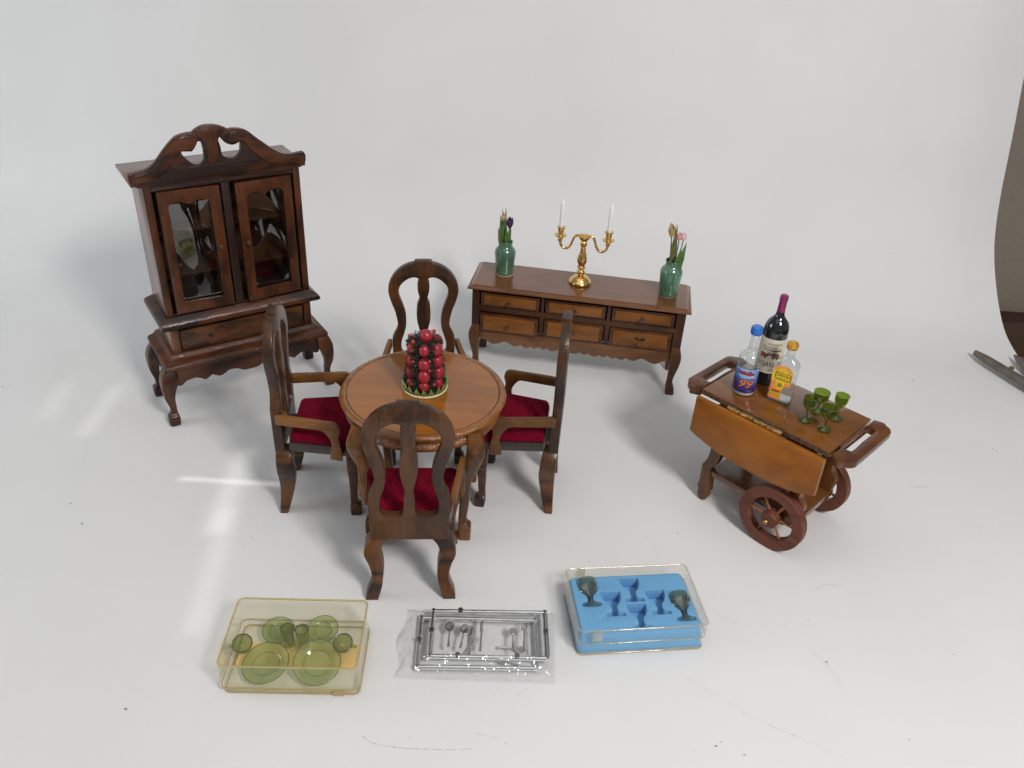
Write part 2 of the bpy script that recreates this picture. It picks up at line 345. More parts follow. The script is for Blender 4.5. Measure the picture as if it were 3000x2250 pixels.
# pencil-like scuffs and scratches lying on the sheet
scuff = plain('grey_scuff', (.58, .57, .54), rough=.8, noise=.4, nscale=40)
faint = plain('faint_scuff', (.67, .665, .65), rough=.8, noise=.2, nscale=40)
def scratch(pts, wd, mat):
    P = sm([(p[0], p[1]) for p in pts], 6, False); v = []; f = []
    for i, p in enumerate(P):
        a = P[max(i - 1, 0)]; b = P[min(i + 1, len(P) - 1)]; d = Vector((b[0] - a[0], b[1] - a[1])).normalized()
        ww = wd * (.35 + .65 * random.random()) * (1 if 0 < i < len(P) - 1 else .1)
        jx = random.uniform(-.0012, .0012)
        v += [(p[0] - d.y * ww + jx, p[1] + d.x * ww, .0007), (p[0] + d.y * ww + jx, p[1] - d.x * ww, .0007)]
    for i in range(len(P) - 1): f.append((2 * i, 2 * i + 1, 2 * i + 3, 2 * i + 2))
    build('scratch', (v, f), mat, paper, angle=0, recalc=False)
SCR = [([(-.447, 1.79), (-.395, 1.761), (-.30, 1.752), (-.217, 1.753), (-.12, 1.758), (-.065, 1.766)], .0022, 1), ([(.72, 2.128), (.83, 2.05), (.947, 1.963), (1.1, 1.89), (1.253, 1.819)], .0016, 0), ([(.076, 1.989), (.196, 2.074), (.354, 2.145)], .0016, 0), ([(-.059, 1.858), (-.01, 1.96), (.054, 2.079)], .0014, 0),
       ([(.50, 2.75), (.62, 2.66), (.74, 2.62), (.86, 2.63)], .0016, 0), ([(.66, 2.9), (.70, 2.78), (.72, 2.62)], .0012, 0), ([(.36, 2.62), (.52, 2.56), (.70, 2.58)], .0012, 0), ([(-.06, 1.83), (.02, 1.81), (.06, 1.79)], .0016, 1), ([(.9, 2.45), (1.02, 2.40), (1.2, 2.42)], .0012, 0), ([(1.25, 2.3), (1.31, 2.2), (1.32, 2.1)], .001, 0),
       ([(1.36, 2.62), (1.42, 2.66), (1.5, 2.655)], .0022, 1), ([(2.05, 3.42), (2.10, 3.40), (2.17, 3.41)], .0035, 1), ([(1.55, 4.55), (1.60, 4.54), (1.62, 4.51)], .003, 1), ([(-.35, 3.30), (-.30, 3.34)], .002, 1), ([(-1.28, 3.50), (-1.275, 3.45)], .003, 1), ([(-.62, 1.93), (-.60, 1.95)], .002, 1), ([(.18, 4.0), (.205, 3.99)], .003, 1), ([(.13, 4.06), (.15, 4.055)], .003, 1)]
for pts, wd, mm in SCR: scratch(pts, wd, scuff if mm else faint)
crumb_m = plain('dark_crumb', (.30, .275, .23), rough=.9, noise=.5)
g = G()
for i in range(42):
    x = random.uniform(-3.0, 2.9); y = random.uniform(1.6, 4.7); r_ = random.choice((.0018, .0022, .003, .0045))
    v, f = sphere((0, 0, 0), r_, 6, 4, .5)
    M = Matrix.Translation((x, y, r_ * .4)) @ Matrix.Rotation(random.random() * 6, 4, 'Z') @ Matrix.Diagonal((random.uniform(.6, 2.4), random.uniform(.5, 1), 1, 1))
    g.add((v, f), M)
dust = build('dust_specks', g, crumb_m); tag(dust, 'tiny dark crumbs and specks scattered over the white paper', 'crumbs', kind='stuff')

# beyond the right edge of the paper
plank_m = wood('parquet_wood', (.020, .009, .006), (.055, .022, .013), (.095, .038, .022), 'x', rough=.45, coat=.3, blotch=.3)
floor = build('wooden_surface', box(-6, 7, -.5, 5.43, -.10, -.030), black_gap); tag(floor, 'dark wooden plank surface under the paper', kind='structure')
for i in range(3):
    a = build('plank', box(-6, 7, -.25, .25, 0, .018, .004), plank_m, floor)
    a.location = (0, 4.98 - i * .507 + .19, -.028); a.rotation_euler = (0, 0, 0)
wall_m = plain('greige_wall_paint', (.30, .255, .205), rough=.85, noise=.06, nscale=30, bump=.2)
wl = build('wall', box(-9, 9, 7.3, 7.4, -3, 5, 0), wall_m); tag(wl, 'dull brown-grey wall behind the paper', kind='structure')
skirt_m = wood('skirting_wood', (.03, .012, .008), (.07, .026, .016), (.11, .045, .03), 'x', rough=.5, coat=.2)
sk = build('skirting_board', box(-9, 9, 7.18, 7.297, -3, -.80, .01), skirt_m); tag(sk, 'dark reddish wooden skirting below the wall', kind='structure')
# ------------------------------------------------------------------ china cabinet
def cabriole(sec, sx, sy, ymap):
    return loft([rsq(sx * c, ymap(c), hw, z) for z, c, hw in sec])
def smooth_sec(sec, n=3):
    out = []
    for i in range(len(sec) - 1):
        a, b = sec[i], sec[i + 1]
        p0 = sec[max(i - 1, 0)]; p3 = sec[min(i + 2, len(sec) - 1)]
        for k in range(n):
            t = k / n; q = [a[0] + (b[0] - a[0]) * t]
            for j in (1, 2): q.append(.5 * (2 * a[j] + (-p0[j] + b[j]) * t + (2 * p0[j] - 5 * a[j] + 4 * b[j] - p3[j]) * t * t + (-p0[j] + 3 * a[j] - 3 * b[j] + p3[j]) * t ** 3))
            out.append(tuple(q))
    out.append(sec[-1]); return out
CAB = thing('china_cabinet', 'tall dark brown china cabinet with scrolled top and two glazed doors', 'cabinet', (-1.4275, 3.8297, 0), .6067)
sec = smooth_sec([(.34, .400, .030), (.30, .412, .037), (.255, .420, .042), (.205, .431, .031), (.155, .433, .023), (.10, .425, .0165), (.068, .425, .0175), (.052, .430, .027), (.012, .431, .028), (.0, .431, .025)])
for sx in (-1, 1):
    for back in (0, 1):
        ym = (lambda c: .397 - c) if not back else (lambda c: .262 - .397 + c)
        build('leg', cabriole(sec, sx, 1, ym), cab_z, CAB)
ap = [(-.385, .33, 1), (.385, .33, 1), (.385, .222, 1), (.363, .217), (.337, .236), (.31, .242), (.285, .242), (.262, .232), (.242, .217, 1), (.222, .228), (.204, .239, 1), (.182, .226), (.16, .22), (.137, .229), (.115, .241), (.086, .241), (.062, .234), (.04, .221), (.0, .218)]
ap = ap + [(-p[0], *p[1:]) for p in ap[-2:2:-1]] + [(-.385, .222, 1)]
build('apron', outline([sm(ap, 4)], -.036, -.012, 'xz'), cab_x, CAB)
sap = sm([(.012, .33, 1), (.25, .33, 1), (.25, .222, 1), (.22, .24), (.17, .235), (.13, .22), (.09, .235), (.04, .24), (.012, .222, 1)], 4)
for sx in (-1, 1): build('apron', outline([sap], sx * .418, sx * .394, 'yz'), cab_y, CAB)
def ring(h): return h - .3675
build('base_moulding', mould([(ring(.415), .316, .02), (ring(.431), .327, .02), (ring(.433), .345, .02), (ring(.424), .357, .02), (ring(.402), .366, .015), (ring(.392), .380, .01), (ring(.380), .391, .005), (ring(.37), .392, .0)], -.3675, .3675, 0, .30), cab_x, CAB)
g = G(); g.add(box(-.3675, .3675, .018, .30, .388, .545, 0)); build('drawer_case', g, cab_dk, CAB)
for sx in (-1, 1): build('stile', box(min(sx * .369, sx * .329), max(sx * .369, sx * .329), -.002, .30, .388, .548), cab_z if sx > 0 else cab_glare, CAB)
dr = build('drawer', box(-.322, .322, .0, .03, .392, .508, .005), wood('cabinet_drawer_wood', (.020, .008, .004), (.120, .040, .011), (.21, .080, .020), 'x', blotch=.9, blot=9, coat=.4), CAB)
build('knob_scar', lathe([(.012, 0), (.011, .002), (.002, .003)], 10), black_gap, dr).matrix_local = Matrix.Translation((-.175, .0, .452)) @ Matrix.Rotation(R(90), 4, 'X')
build('waist_moulding', mould([(ring(.385), .536, .0), (ring(.405), .540, .015), (ring(.412), .548, .03), (ring(.412), .560, .03), (ring(.403), .574, .025), (ring(.388), .586, .01), (ring(.376), .596, .0)], -.3675, .3675, 0, .30), cab_x, CAB)
# upper case
build('side_panel', box(-.3675, -.345, .001, .30, .594, 1.262), cab_glare, CAB)
build('side_panel', box(.345, .3675, .001, .30, .594, 1.262), cab_z, CAB)
build('back_panel', box(-.345, .345, .285, .299, .594, 1.262, 0), inner, CAB)
build('case_floor', box(-.345, .345, .016, .285, .594, .606, 0), inner, CAB)
for z in (.775, 1.005): build('shelf', box(-.344, .344, .10, .285, z - .02, z), wood('cabinet_shelf_wood', (.07, .03, .015), (.17, .075, .035), (.24, .11, .05), 'x', coat=.1, rough=.6), CAB)
for x0, x1 in ((-.370, -.336), (.336, .370)): build('stile', box(x0, x1, -.004, .03, .596, 1.262), cab_z, CAB)
build('stile', box(-.019, .022, .004, .028, .598, 1.238), cab_dk, CAB)
build('rail', box(-.336, .336, -.002, .03, 1.238, 1.262), cab_dk, CAB)
build('rail', box(-.336, .336, .002, .03, .597, .606), cab_dk, CAB)
top = build('top_board', box(-.414, .414, .024, .352, 1.259, 1.2765), wood('cabinet_top_sheen_wood', (.06, .022, .010), (.15, .058, .026), (.22, .095, .045), 'x', blotch=.4, coat=.9, crough=.2), CAB)  # board colour lightened to carry the backdrop's reflection
pane_m = film('cabinet_clear_film', (.48, .53, .54), rough=.02, ior=2.1, bump=.0)
def door(sgn, hinge_x, ang, z0, z1):
    # local: x from hinge towards the middle
    w_ = .285; d = bpy.data.objects.new('door', None)
    fr = [(0, z0), (w_, z0), (w_, z1), (0, z1)]
    a, b = .045, w_ - .05; zt = z1 - .075
    op = sm([(a, z0 + .055, 1), (b, z0 + .055, 1), (b, zt, 1), (b - .022, zt + .016), (b - .06, zt + .017), (w_ / 2, zt + .004), (a + .06, zt + .017), (a + .022, zt + .016), (a, zt + .002, 1)], 4)
    if sgn < 0: fr = [(x * -1, z) for x, z in fr]; op = [(x * -1, z) for x, z in op]
    o = build('door', outline([fr, op], -.010, .012, 'xz', .003), cab_z, CAB)
    o.location = (hinge_x, 0, 0); o.rotation_euler = (0, 0, ang)
    # film bulges a little behind the frame
    v = []; f = []; NX, NZ = 10, 16
    for i in range(NZ + 1):
        for j in range(NX + 1):
            s, q = j / NX, i / NZ; x = (a - .006 + (b - a + .012) * s) * sgn; z = z0 + .05 + (z1 - z0 - .12) * q
            bul = .022 * math.sin(math.pi * s) * math.sin(math.pi * (q * .9 + .05)) * math.cos(1.6 * q + 1.3 * s * sgn + .6) + .006 * math.sin(2.2 * s + 3.2 * q * sgn)
            v.append((x, .0175 + bul * .45, z))
    for i in range(NZ):
        for j in range(NX): f.append((i * (NX + 1) + j, i * (NX + 1) + j + 1, (i + 1) * (NX + 1) + j + 1, (i + 1) * (NX + 1) + j))
    build('pane', (v, f), pane_m, o, angle=180, recalc=False)
    k = build('knob', lathe([(.004, 0), (.004, .010), (.011, .014), (.013, .021), (.009, .027), (.001, .029)], 14), knob_m, o)
    k.matrix_local = Matrix.Translation(((w_ - .03) * sgn, -.010, .932)) @ Matrix.Rotation(R(90), 4, 'X')
door(1, -.318, R(-2.0), .609, 1.233); door(-1, .322, R(3.5), .609, 1.233)
ped = [(-.426, 1.301), (-.434, 1.319), (-.432, 1.350, 1), (-.405, 1.353), (-.370, 1.357), (-.341, 1.366), (-.314, 1.383), (-.290, 1.409), (-.266, 1.436), (-.233, 1.469), (-.205, 1.491), (-.180, 1.500), (-.151, 1.505), (-.127, 1.505, 1), (-.113, 1.516), (-.087, 1.528), (-.062, 1.532), (-.029, 1.530), (-.001, 1.523), (.022, 1.512), (.038, 1.503, 1), (.060, 1.505), (.093, 1.500), (.118, 1.490), (.138, 1.475), (.166, 1.448), (.198, 1.421), (.227, 1.396), (.261, 1.372), (.291, 1.358), (.328, 1.353), (.365, 1.356), (.386, 1.358, 1), (.394, 1.345), (.395, 1.322), (.388, 1.300), (.369, 1.286, 1), (.345, 1.282, 1), (-.40, 1.282, 1)]
h1 = [(-.188, 1.426, 1), (-.141, 1.421, 1), (-.124, 1.440), (-.110, 1.464, 1), (-.095, 1.461), (-.091, 1.445), (-.089, 1.428), (-.088, 1.402), (-.092, 1.377), (-.107, 1.359), (-.128, 1.358), (-.151, 1.369), (-.172, 1.393), (-.186, 1.411)]
h2 = [(-.009, 1.477, 1), (.001, 1.460), (.014, 1.444), (.038, 1.432), (.059, 1.433), (.085, 1.444, 1), (.083, 1.421), (.080, 1.399), (.070, 1.383), (.056, 1.372), (.034, 1.370), (.013, 1.375), (-.006, 1.388), (-.010, 1.406), (-.010, 1.427), (-.015, 1.449), (-.017, 1.464)]
sh = lambda L_: [(p[0] + .012, p[1] - .019, *p[2:]) for p in L_]
pd = build('pediment', outline([sm(sh(ped), 3), sm(sh(h1), 3), sm(sh(h2), 3)], -.010, .022, 'xz', .003), cab_x, CAB)
swl = [(-.424, 1.318), (-.425, 1.343, 1), (-.370, 1.350), (-.341, 1.359), (-.314, 1.376), (-.290, 1.402), (-.266, 1.429), (-.233, 1.462), (-.205, 1.484), (-.180, 1.493), (-.151, 1.498), (-.128, 1.494), (-.113, 1.475), (-.122, 1.452), (-.145, 1.432), (-.180, 1.432), (-.205, 1.415), (-.225, 1.385), (-.255, 1.355), (-.30, 1.325), (-.35, 1.306), (-.405, 1.300)]
swr = [(.384, 1.318), (.386, 1.346, 1), (.328, 1.347), (.291, 1.352), (.261, 1.366), (.227, 1.390), (.198, 1.415), (.166, 1.442), (.138, 1.469), (.118, 1.484), (.093, 1.493), (.060, 1.497), (.040, 1.490), (.022, 1.470), (.035, 1.446), (.06, 1.442), (.095, 1.445), (.115, 1.415), (.14, 1.385), (.18, 1.350), (.23, 1.322), (.30, 1.303), (.365, 1.297)]
for L_ in (swl, swr): build('scroll_moulding', outline([sm(sh(L_), 3)], -.019, -.008, 'xz', .004), cab_x, pd)
kx = sm(sh([(-.10, 1.515), (-.06, 1.524), (0, 1.515), (.012, 1.50), (-.015, 1.47), (-.025, 1.43), (-.022, 1.39), (-.03, 1.36), (-.075, 1.36), (-.078, 1.40), (-.08, 1.44), (-.09, 1.47), (-.112, 1.495)]), 3)
build('keystone', outline([kx], -.016, -.008, 'xz', .003), cab_z, pd)

# ------------------------------------------------------------------ sideboard
SB = thing('sideboard', 'long low brown sideboard with six small drawers and scalloped apron', 'sideboard', (.3388, 4.197, 0), -.1284)
sec = smooth_sec([(.31, .578, .022), (.285, .583, .028), (.255, .588, .0315), (.22, .589, .0300), (.17, .586, .025), (.11, .580, .018), (.065, .579, .0178), (.047, .583, .024), (.010, .588, .026), (.0, .588, .024)])
for sx in (-1, 1):
    for bk in (0, 1): build('leg', cabriole(sec, sx, 1, (lambda c: .628 - c) if not bk else (lambda c: c - .628 + .366)), sb_leg, SB)
cols = ((-.557, -.212), (-.183, .165), (.195, .552)); rowsz = ((.434, .519), (.278, .396))
body = build('carcass', box(-.603, .603, .055, .345, .282, .535, 0), black_gap, SB)
fr = [[(-.605, .275), (.605, .275), (.605, .535), (-.605, .535)]] + [[(x0 - .006, z0 - .004), (x1 + .006, z0 - .004), (x1 + .006, z1 + .005), (x0 - .006, z1 + .005)] for x0, x1 in cols for z0, z1 in rowsz]
build('face_frame', outline(fr, .030, .054, 'xz', .003), sb_frame, SB)
for sx in (-1, 1): build('side_panel', box(min(sx * .606, sx * .604), max(sx * .606, sx * .604), .032, .345, .276, .534, 0), sb_frame, SB)
for ci, (x0, x1) in enumerate(cols):
    for ri, (z0, z1) in enumerate(rowsz):
        pull = .012 if (ci, ri) == (0, 1) else .003 + .004 * random.random()
        dz = -.005 if (ci, ri) == (0, 1) else 0
        d = build('drawer', box(x0 + .003, x1 - .004, .030 - pull, .055, z0 + dz, z1 - .003 + dz * 2, .004), sb_edge, SB)
        ins = .022
        build('panel', box(x0 + ins, x1 - ins - .002, .024 - pull, .035 - pull, z0 + .012 + dz, z1 - .016 + dz, .005), sb_draw, d)
        zc = (z0 + z1) / 2 + dz; xc = (x0 + x1) / 2 - .003
        k = build('knob', lathe([(.004, 0), (.004, .012), (.011, .016), (.014, .024), (.011, .032), (.002, .034)], 14), sb_draw if (ci, ri) == (2, 1) else knob_m, d)
        k.matrix_local = Matrix.Translation((xc, .024 - pull, zc - (.012 if (ci, ri) == (2, 1) else .003))) @ Matrix.Rotation(R(90), 4, 'X')
        if (ci, ri) == (2, 1):
            bl = sm([(xc - .030, zc + .012), (xc - .018, zc + .016), (xc, zc + .006), (xc + .018, zc + .016), (xc + .032, zc + .010), (xc + .022, zc - .004), (xc, zc + .0), (xc - .020, zc + .0)], 3)
            build('glue_stain', outline([bl], .0236 - pull, .0226 - pull, 'xz', .0003), black_gap, d)
half = [(.0, .184), (.022, .187), (.038, .197, 1), (.066, .184), (.084, .196, 1), (.114, .183), (.136, .183), (.153, .194, 1), (.180, .184), (.200, .197, 1), (.231, .184), (.248, .194, 1), (.273, .182), (.294, .186), (.308, .198, 1), (.341, .185), (.362, .188), (.386, .203), (.410, .206), (.434, .195), (.467, .183), (.492, .187), (.516, .203), (.545, .210), (.565, .222, 1)]
ap = [(-.565, .280, 1), (.565, .280, 1)] + half[::-1] + [(-p[0], *p[1:]) for p in half[1:]]
build('apron', outline([sm(ap, 3)], .036, .054, 'xz', .003), wood('sideboard_apron_wood', (.06, .022, .008), (.19, .075, .02), (.27, .115, .03), 'x', blotch=.5), SB)
sap = sm([(.06, .28, 1), (.32, .28, 1), (.32, .21, 1), (.26, .19), (.19, .2), (.12, .19), (.06, .21, 1)], 4)
for sx in (-1, 1): build('apron', outline([sap], sx * .600, sx * .585, 'yz', .003), sb_leg, SB)
build('top', mould([(-.004, .5345, -.004), (.018, .537, .012), (.0245, .541, .014), (.0245, .547, .014), (.018, .551, .012), (.011, .5525, .008), (.004, .5565, .004), (-.004, .5603, 0)], -.606, .606, .0245, .352), sb_top, SB, angle=25)

# ------------------------------------------------------------------ dining table
TX, TY, TZ = -.3821, 3.0345, .643
TAB = thing('dining_table', 'round glossy orange-brown dining table standing between the four armchairs', 'table', (TX, TY, 0))
build('tabletop', lathe([(.001, .618), (.30, .618), (.328, .620), (.3275, TZ - .0005), (.001, TZ)][::-1], 96), tab_top, TAB, angle=25)
build('rim', lathe([(.3290, .617), (.345, .618), (.357, .624), (.3605, .631), (.358, .638), (.350, .6425), (.340, .6436), (.3325, .6432), (.3300, .6415), (.3285, .630), (.3285, .617)], 96, cap=False), tab_rim, TAB, angle=50)
build('apron', lathe([(.30, .617), (.326, .617), (.328, .590), (.334, .586), (.340, .578), (.342, .568), (.338, .558), (.328, .553), (.322, .552), (.318, .545), (.300, .545), (.300, .617)], 96, cap=False), tab_rim, TAB, angle=50)
sec = smooth_sec([(.615, .236, .028), (.58, .243, .033), (.53, .250, .0385), (.47, .241, .036), (.40, .224, .030), (.33, .209, .024), (.20, .204, .021), (.10, .197, .0180), (.085, .199, .020), (.072, .207, .0285), (.01, .208, .0285), (.0, .208, .026)])
for sx in (-1, 1):
    for sy in (-1, 1): build('leg', loft([rsq(sx * c, sy * c, hw, z) for z, c, hw in sec]), tab_leg, TAB)

# ------------------------------------------------------------------ armchairs
def make_chair():
    t = thing('armchair', '', 'armchair', (0, 0, 0))
    oh = [(.0, .966), (.040, .965, 1), (.043, .955, 1), (.073, .946), (.108, .927), (.14, .895), (.163, .852), (.1705, .815), (.166, .782), (.155, .742), (.14, .70), (.130, .65), (.128, .615), (.138, .585), (.154, .55), (.156, .50), (.152, .40), (.150, .331, 1)]
    ol = oh + [(-p[0], *p[1:]) for p in oh[:0:-1]]
    hh = [(.022, .872), (.04, .882), (.065, .878), (.09, .862), (.112, .838), (.12, .81), (.118, .78), (.103, .735), (.09, .69), (.086, .65), (.088, .61), (.1, .565), (.11, .53), (.112, .48), (.1, .455), (.08, .447), (.042, .447), (.027, .46), (.022, .5), (.021, .53), (.016, .565), (.022, .6), (.032, .645), (.034, .69), (.03, .735), (.019, .768), (.027, .805), (.029, .845)]
    build('backrest', outline([sm(ol, 4), sm(hh, 3), sm([(-x, z) for x, z in hh], 3)], -.022, .020, 'xz', .004), chair_w, t)
    lg = sm([(.087, .330, 1), (.150, .330, 1), (.173, .302), (.182, .262), (.180, .23), (.166, .19), (.156, .14), (.157, .10), (.168, .065), (.180, .035), (.184, .0, 1), (.134, .0, 1), (.118, .06), (.110, .115), (.108, .15), (.112, .19), (.120, .245), (.108, .297)], 4)
    for s in (1, -1):
        v, f = outline([[(x * s, z) for x, z in lg]], -.020, .045, 'xz', .005)
        def bend(p):
            x, y, z = p; k = max(0, z / .33); y = .004 + (y - .004) * (.62 + .38 * min(1, k * 1.6)); return (x, y + (-.006 + .020 * math.sin(math.pi * min(1, k) * .9)) * (1 if y > 0 else .3) - .010 * (1 - k) ** 2, z)
        build('leg', ([bend(p) for p in v], f), chair_leg, t)
    fl = smooth_sec([(.345, .168, .026), (.30, .170, .028), (.255, .173, .0295), (.215, .170, .0225), (.16, .167, .0185), (.10, .166, .0165), (.062, .166, .017), (.050, .171, .0245), (.010, .172, .025), (.0, .172, .023)])
    for s in (1, -1): build('leg', loft([rsq(s * c, .318 + (c - .166) * 1.2, hw, z) for z, c, hw in fl]), chair_leg, t)
    wx = lambda y: .150 + .14 * y
    rail = [(-wx(.046), .046), (wx(.046), .046), (wx(.335), .335), (-wx(.335), .335)]
    build('seat_frame', outline([rail], .337, .386, 'xy', .004), chair_dk, t)
    # velvet pad
    rings = []; N = 40
    for k in range(7):
        a = k / 6 * math.pi / 2; ins = .012 * (1 - math.cos(a)); zz = .386 + .034 * math.sin(a)
        if k == 0: ins = .004
        ring_ = []
        for p in rrect(2, 2, .12, 6):
            yy = .190 + p[1] * (.142 - ins); xx = p[0] * (wx(yy) - .002 - ins)
            ring_.append((xx, yy, zz))
        rings.append(ring_)
    inner_ = [[(x * s, .19 + (y - .19) * s, .420 + .006 * (1 - s)) for x, y, z in rings[-1]] for s in (.8, .5, .2)]
    build('cushion', loft(rings + inner_), velvet, t, angle=60)
    ar = sm([(.0, .492, 1), (.0, .536, 1), (.05, .538), (.2, .532), (.252, .530), (.274, .517), (.281, .49), (.273, .455), (.278, .42), (.285, .37), (.284, .334, 1), (.231, .335, 1), (.232, .37), (.241, .41), (.236, .44), (.222, .466), (.200, .486), (.15, .489)], 4)
    for s in (1, -1):
        v, f = outline([ar], .0, .022, 'yz', .004)
        build('arm', ([(s * (.157 + x + .16 * y), y, z) for x, y, z in v], f), chair_lt, t)
    return t
chair = make_chair()
CH = [((-.3653, 2.4504), .0999, 'brown wooden armchair nearest the camera, its pierced back turned towards us'),
      ((-.4602, 3.6788), 3.277, 'brown wooden armchair behind the round table, facing the camera'),
      ((-1.0239, 3.0929), -1.490, 'dark armchair left of the round table, below the china cabinet'),
      ((.2205, 3.2008), 1.4757, 'brown armchair right of the round table, in front of the sideboard')]
for i, (p, a, lab) in enumerate(CH):
    c = chair if i == 0 else copy_tree(chair)
    c.location = (*p, 0); c.rotation_euler = (0, 0, a); tag(c, lab, 'armchair', 'four matching armchairs around the table')
# ------------------------------------------------------------------ helpers for print on labels
def text2d(body, size, shear=0.0, bold=0.0):
    cu = bpy.data.curves.new('txt', 'FONT'); cu.body = body; cu.size = size; cu.align_x = 'CENTER'; cu.align_y = 'CENTER'; cu.shear = shear; cu.offset = bold; cu.resolution_u = 3
    ob = bpy.data.objects.new('txt', cu); me = bpy.data.meshes.new_from_object(ob)
    v = [(q.co.x, q.co.y) for q in me.vertices]; f = [tuple(p.vertices) for p in me.polygons]
    bpy.data.objects.remove(ob); bpy.data.curves.remove(cu); bpy.data.meshes.remove(me)
    return v, f
def poly2d(pts): return list(pts), [tuple(range(len(pts)))]
def rect2d(x0, x1, y0, y1): return poly2d([(x0, y0), (x1, y0), (x1, y1), (x0, y1)])
def disc2d(cx, cy, r_, n=16, sy=1): return poly2d([(cx + r_ * math.cos(2 * math.pi * k / n), cy + sy * r_ * math.sin(2 * math.pi * k / n)) for k in range(n)])
def frame2d(x0, x1, y0, y1, t_):
    v = [(x0, y0), (x1, y0), (x1, y1), (x0, y1), (x0 + t_, y0 + t_), (x1 - t_, y0 + t_), (x1 - t_, y1 - t_), (x0 + t_, y1 - t_)]
    return v, [(0, 1, 5, 4), (1, 2, 6, 5), (2, 3, 7, 6), (3, 0, 4, 7)]
def shift2d(vf, dx, dy, rot=0, sx=1, sy=1):
    c, s = math.cos(rot), math.sin(rot)
    return [(dx + sx * x * c - sy * y * s, dy + sx * x * s + sy * y * c) for x, y in vf[0]], vf[1]
def onto(vf, fn, maxlen=.006):
    bm = bmesh.new(); vs = [bm.verts.new((x, y, 0)) for x, y in vf[0]]
    for q in vf[1]:
        try: bm.faces.new([vs[i] for i in q])
        except ValueError: pass
    bmesh.ops.triangulate(bm, faces=bm.faces)
    for _ in range(5):
        es = [e for e in bm.edges if e.calc_length() > maxlen]
        if not es: break
        bmesh.ops.subdivide_edges(bm, edges=es, cuts=1); bmesh.ops.triangulate(bm, faces=bm.faces)
    bm.verts.index_update(); v = [fn(q.co.x, q.co.y) for q in bm.verts]; f = [tuple(q.index for q in p.verts) for p in bm.faces]; bm.free()
    return v, f
def wrap(rad, a0, lift):
    return lambda u, z: ((rad + lift) * math.cos(a0 + u / rad), (rad + lift) * math.sin(a0 + u / rad), z)
def pm(name, col, rough=.45): return plain(name, col, rough=rough, noise=.05, coat=.3)
ink = pm('black_print', (.02, .018, .018)); p_cream = plain('cream_label_paper', (.72, .66, .52), rough=.55, noise=.08, nscale=60)
p_brown = pm('brown_print', (.20, .10, .07)); p_grey = pm('grey_print', (.34, .30, .29)); p_yel = pm('yellow_print', (.90, .66, .02)); p_or = pm('orange_print', (.92, .33, .07))
p_white = pm('white_print', (.85, .86, .9)); p_fire = pm('fire_orange_print', (.85, .26, .03)); p_mar = pm('dark_red_print', (.22, .02, .03)); p_red = pm('red_print', (.5, .06, .03))
p_navy = pm('navy_border_print', (.02, .025, .06)); p_green = pm('olive_print', (.25, .25, .14))

# ------------------------------------------------------------------ serving trolley
QX, QY, QA, QZ = 1.1016, 3.022, -.7669, .6038
TR = thing('serving_trolley', 'glossy brown drop-leaf serving trolley on two spoked wheels carrying bottles', 'trolley', (QX, QY, 0), QA)
build('top_board', box(-.322, .314, .004, .384, .578, QZ, .004), tr_top, TR)
v, f = box(-.320, .312, .0005, .006, .579, QZ - .002, 0); build('raw_edge', (v, f), raw_edge, TR, angle=0)
hl = [(-.324, -.003, 1), (-.362, -.022), (-.374, -.018), (-.382, -.002, 1), (-.404, .012), (-.416, .032), (-.420, .065), (-.420, .325), (-.415, .36), (-.402, .378, 1), (-.384, .386), (-.370, .398), (-.350, .396), (-.324, .388, 1)]
sl = sm([(-.370, .085), (-.345, .083), (-.335, .095), (-.338, .20), (-.335, .300), (-.345, .318), (-.370, .318), (-.380, .30), (-.378, .20), (-.380, .10)], 4)
build('handle', outline([sm(hl, 4), sl], .566, QZ + .001, 'xy', .006), tr_hand, TR)
hr = [(-x - .002, *r_) for x, *r_ in hl][::-1]; srr = [(-x - .012, y - .003) for x, y in sl][::-1]
build('handle', outline([sm(hr, 4), srr], .566, QZ + .001, 'xy', .006), tr_hand, TR)
leaf = [(-.317, .584, 1), (.317, .584, 1), (.319, .398, 1), (.25, .373), (.17, .357), (.08, .349), (0, .347), (-.08, .350), (-.17, .360), (-.25, .376), (-.319, .398, 1)]
lf = build('drop_leaf', outline([sm(leaf, 4)], -.046, -.020, 'xz', .005), tr_leaf, TR)
hg = [(-.168, -.105), (-.104, -.036), (-.035, .032), (.033, .104)]
for i, (a, b) in enumerate(hg):
    o = build('hinge_knuckle', lathe([(.002, 0), (.0125, .001), (.0132, .004), (.0132, b - a - .005), (.0125, b - a - .002), (.002, b - a - .001)], 14), oldbrass, TR)
    o.matrix_local = Matrix.Translation((a, -.012, .588)) @ Matrix.Rotation(R(90), 4, 'Y')
build('gap_dark_strip', box(.13, .305, -.0185, -.001, .548, .574, .002), cab_dk, TR)  # dark strips added either side of the hinge to make the gap read dark
build('gap_dark_strip', box(-.225, -.185, -.0185, -.001, .548, .574, .002), cab_dk, TR)
build('hinge_plate', box(-.19, .125, -.019, -.001, .563, .578, .001), black_gap, TR)
build('under_frame', box(-.235, .255, .03, .36, .515, .5775, .003), tr_leg, TR)
ll = sm([(-.255, .516, 1), (-.200, .516, 1), (-.186, .45), (-.172, .38), (-.168, .31), (-.180, .24), (-.203, .200), (-.205, .190, 1), (-.197, .143), (-.188, .068, 1), (-.198, .056, 1), (-.195, .030), (-.202, .010), (-.220, .0), (-.238, .008), (-.249, .030), (-.248, .056, 1), (-.256, .070, 1), (-.252, .12), (-.254, .200, 1), (-.234, .248), (-.228, .31), (-.238, .38), (-.252, .45)], 4)
for y0 in (.022, .322): build('leg', outline([ll], y0, y0 + .044, 'xz', .006), tr_leg, TR)
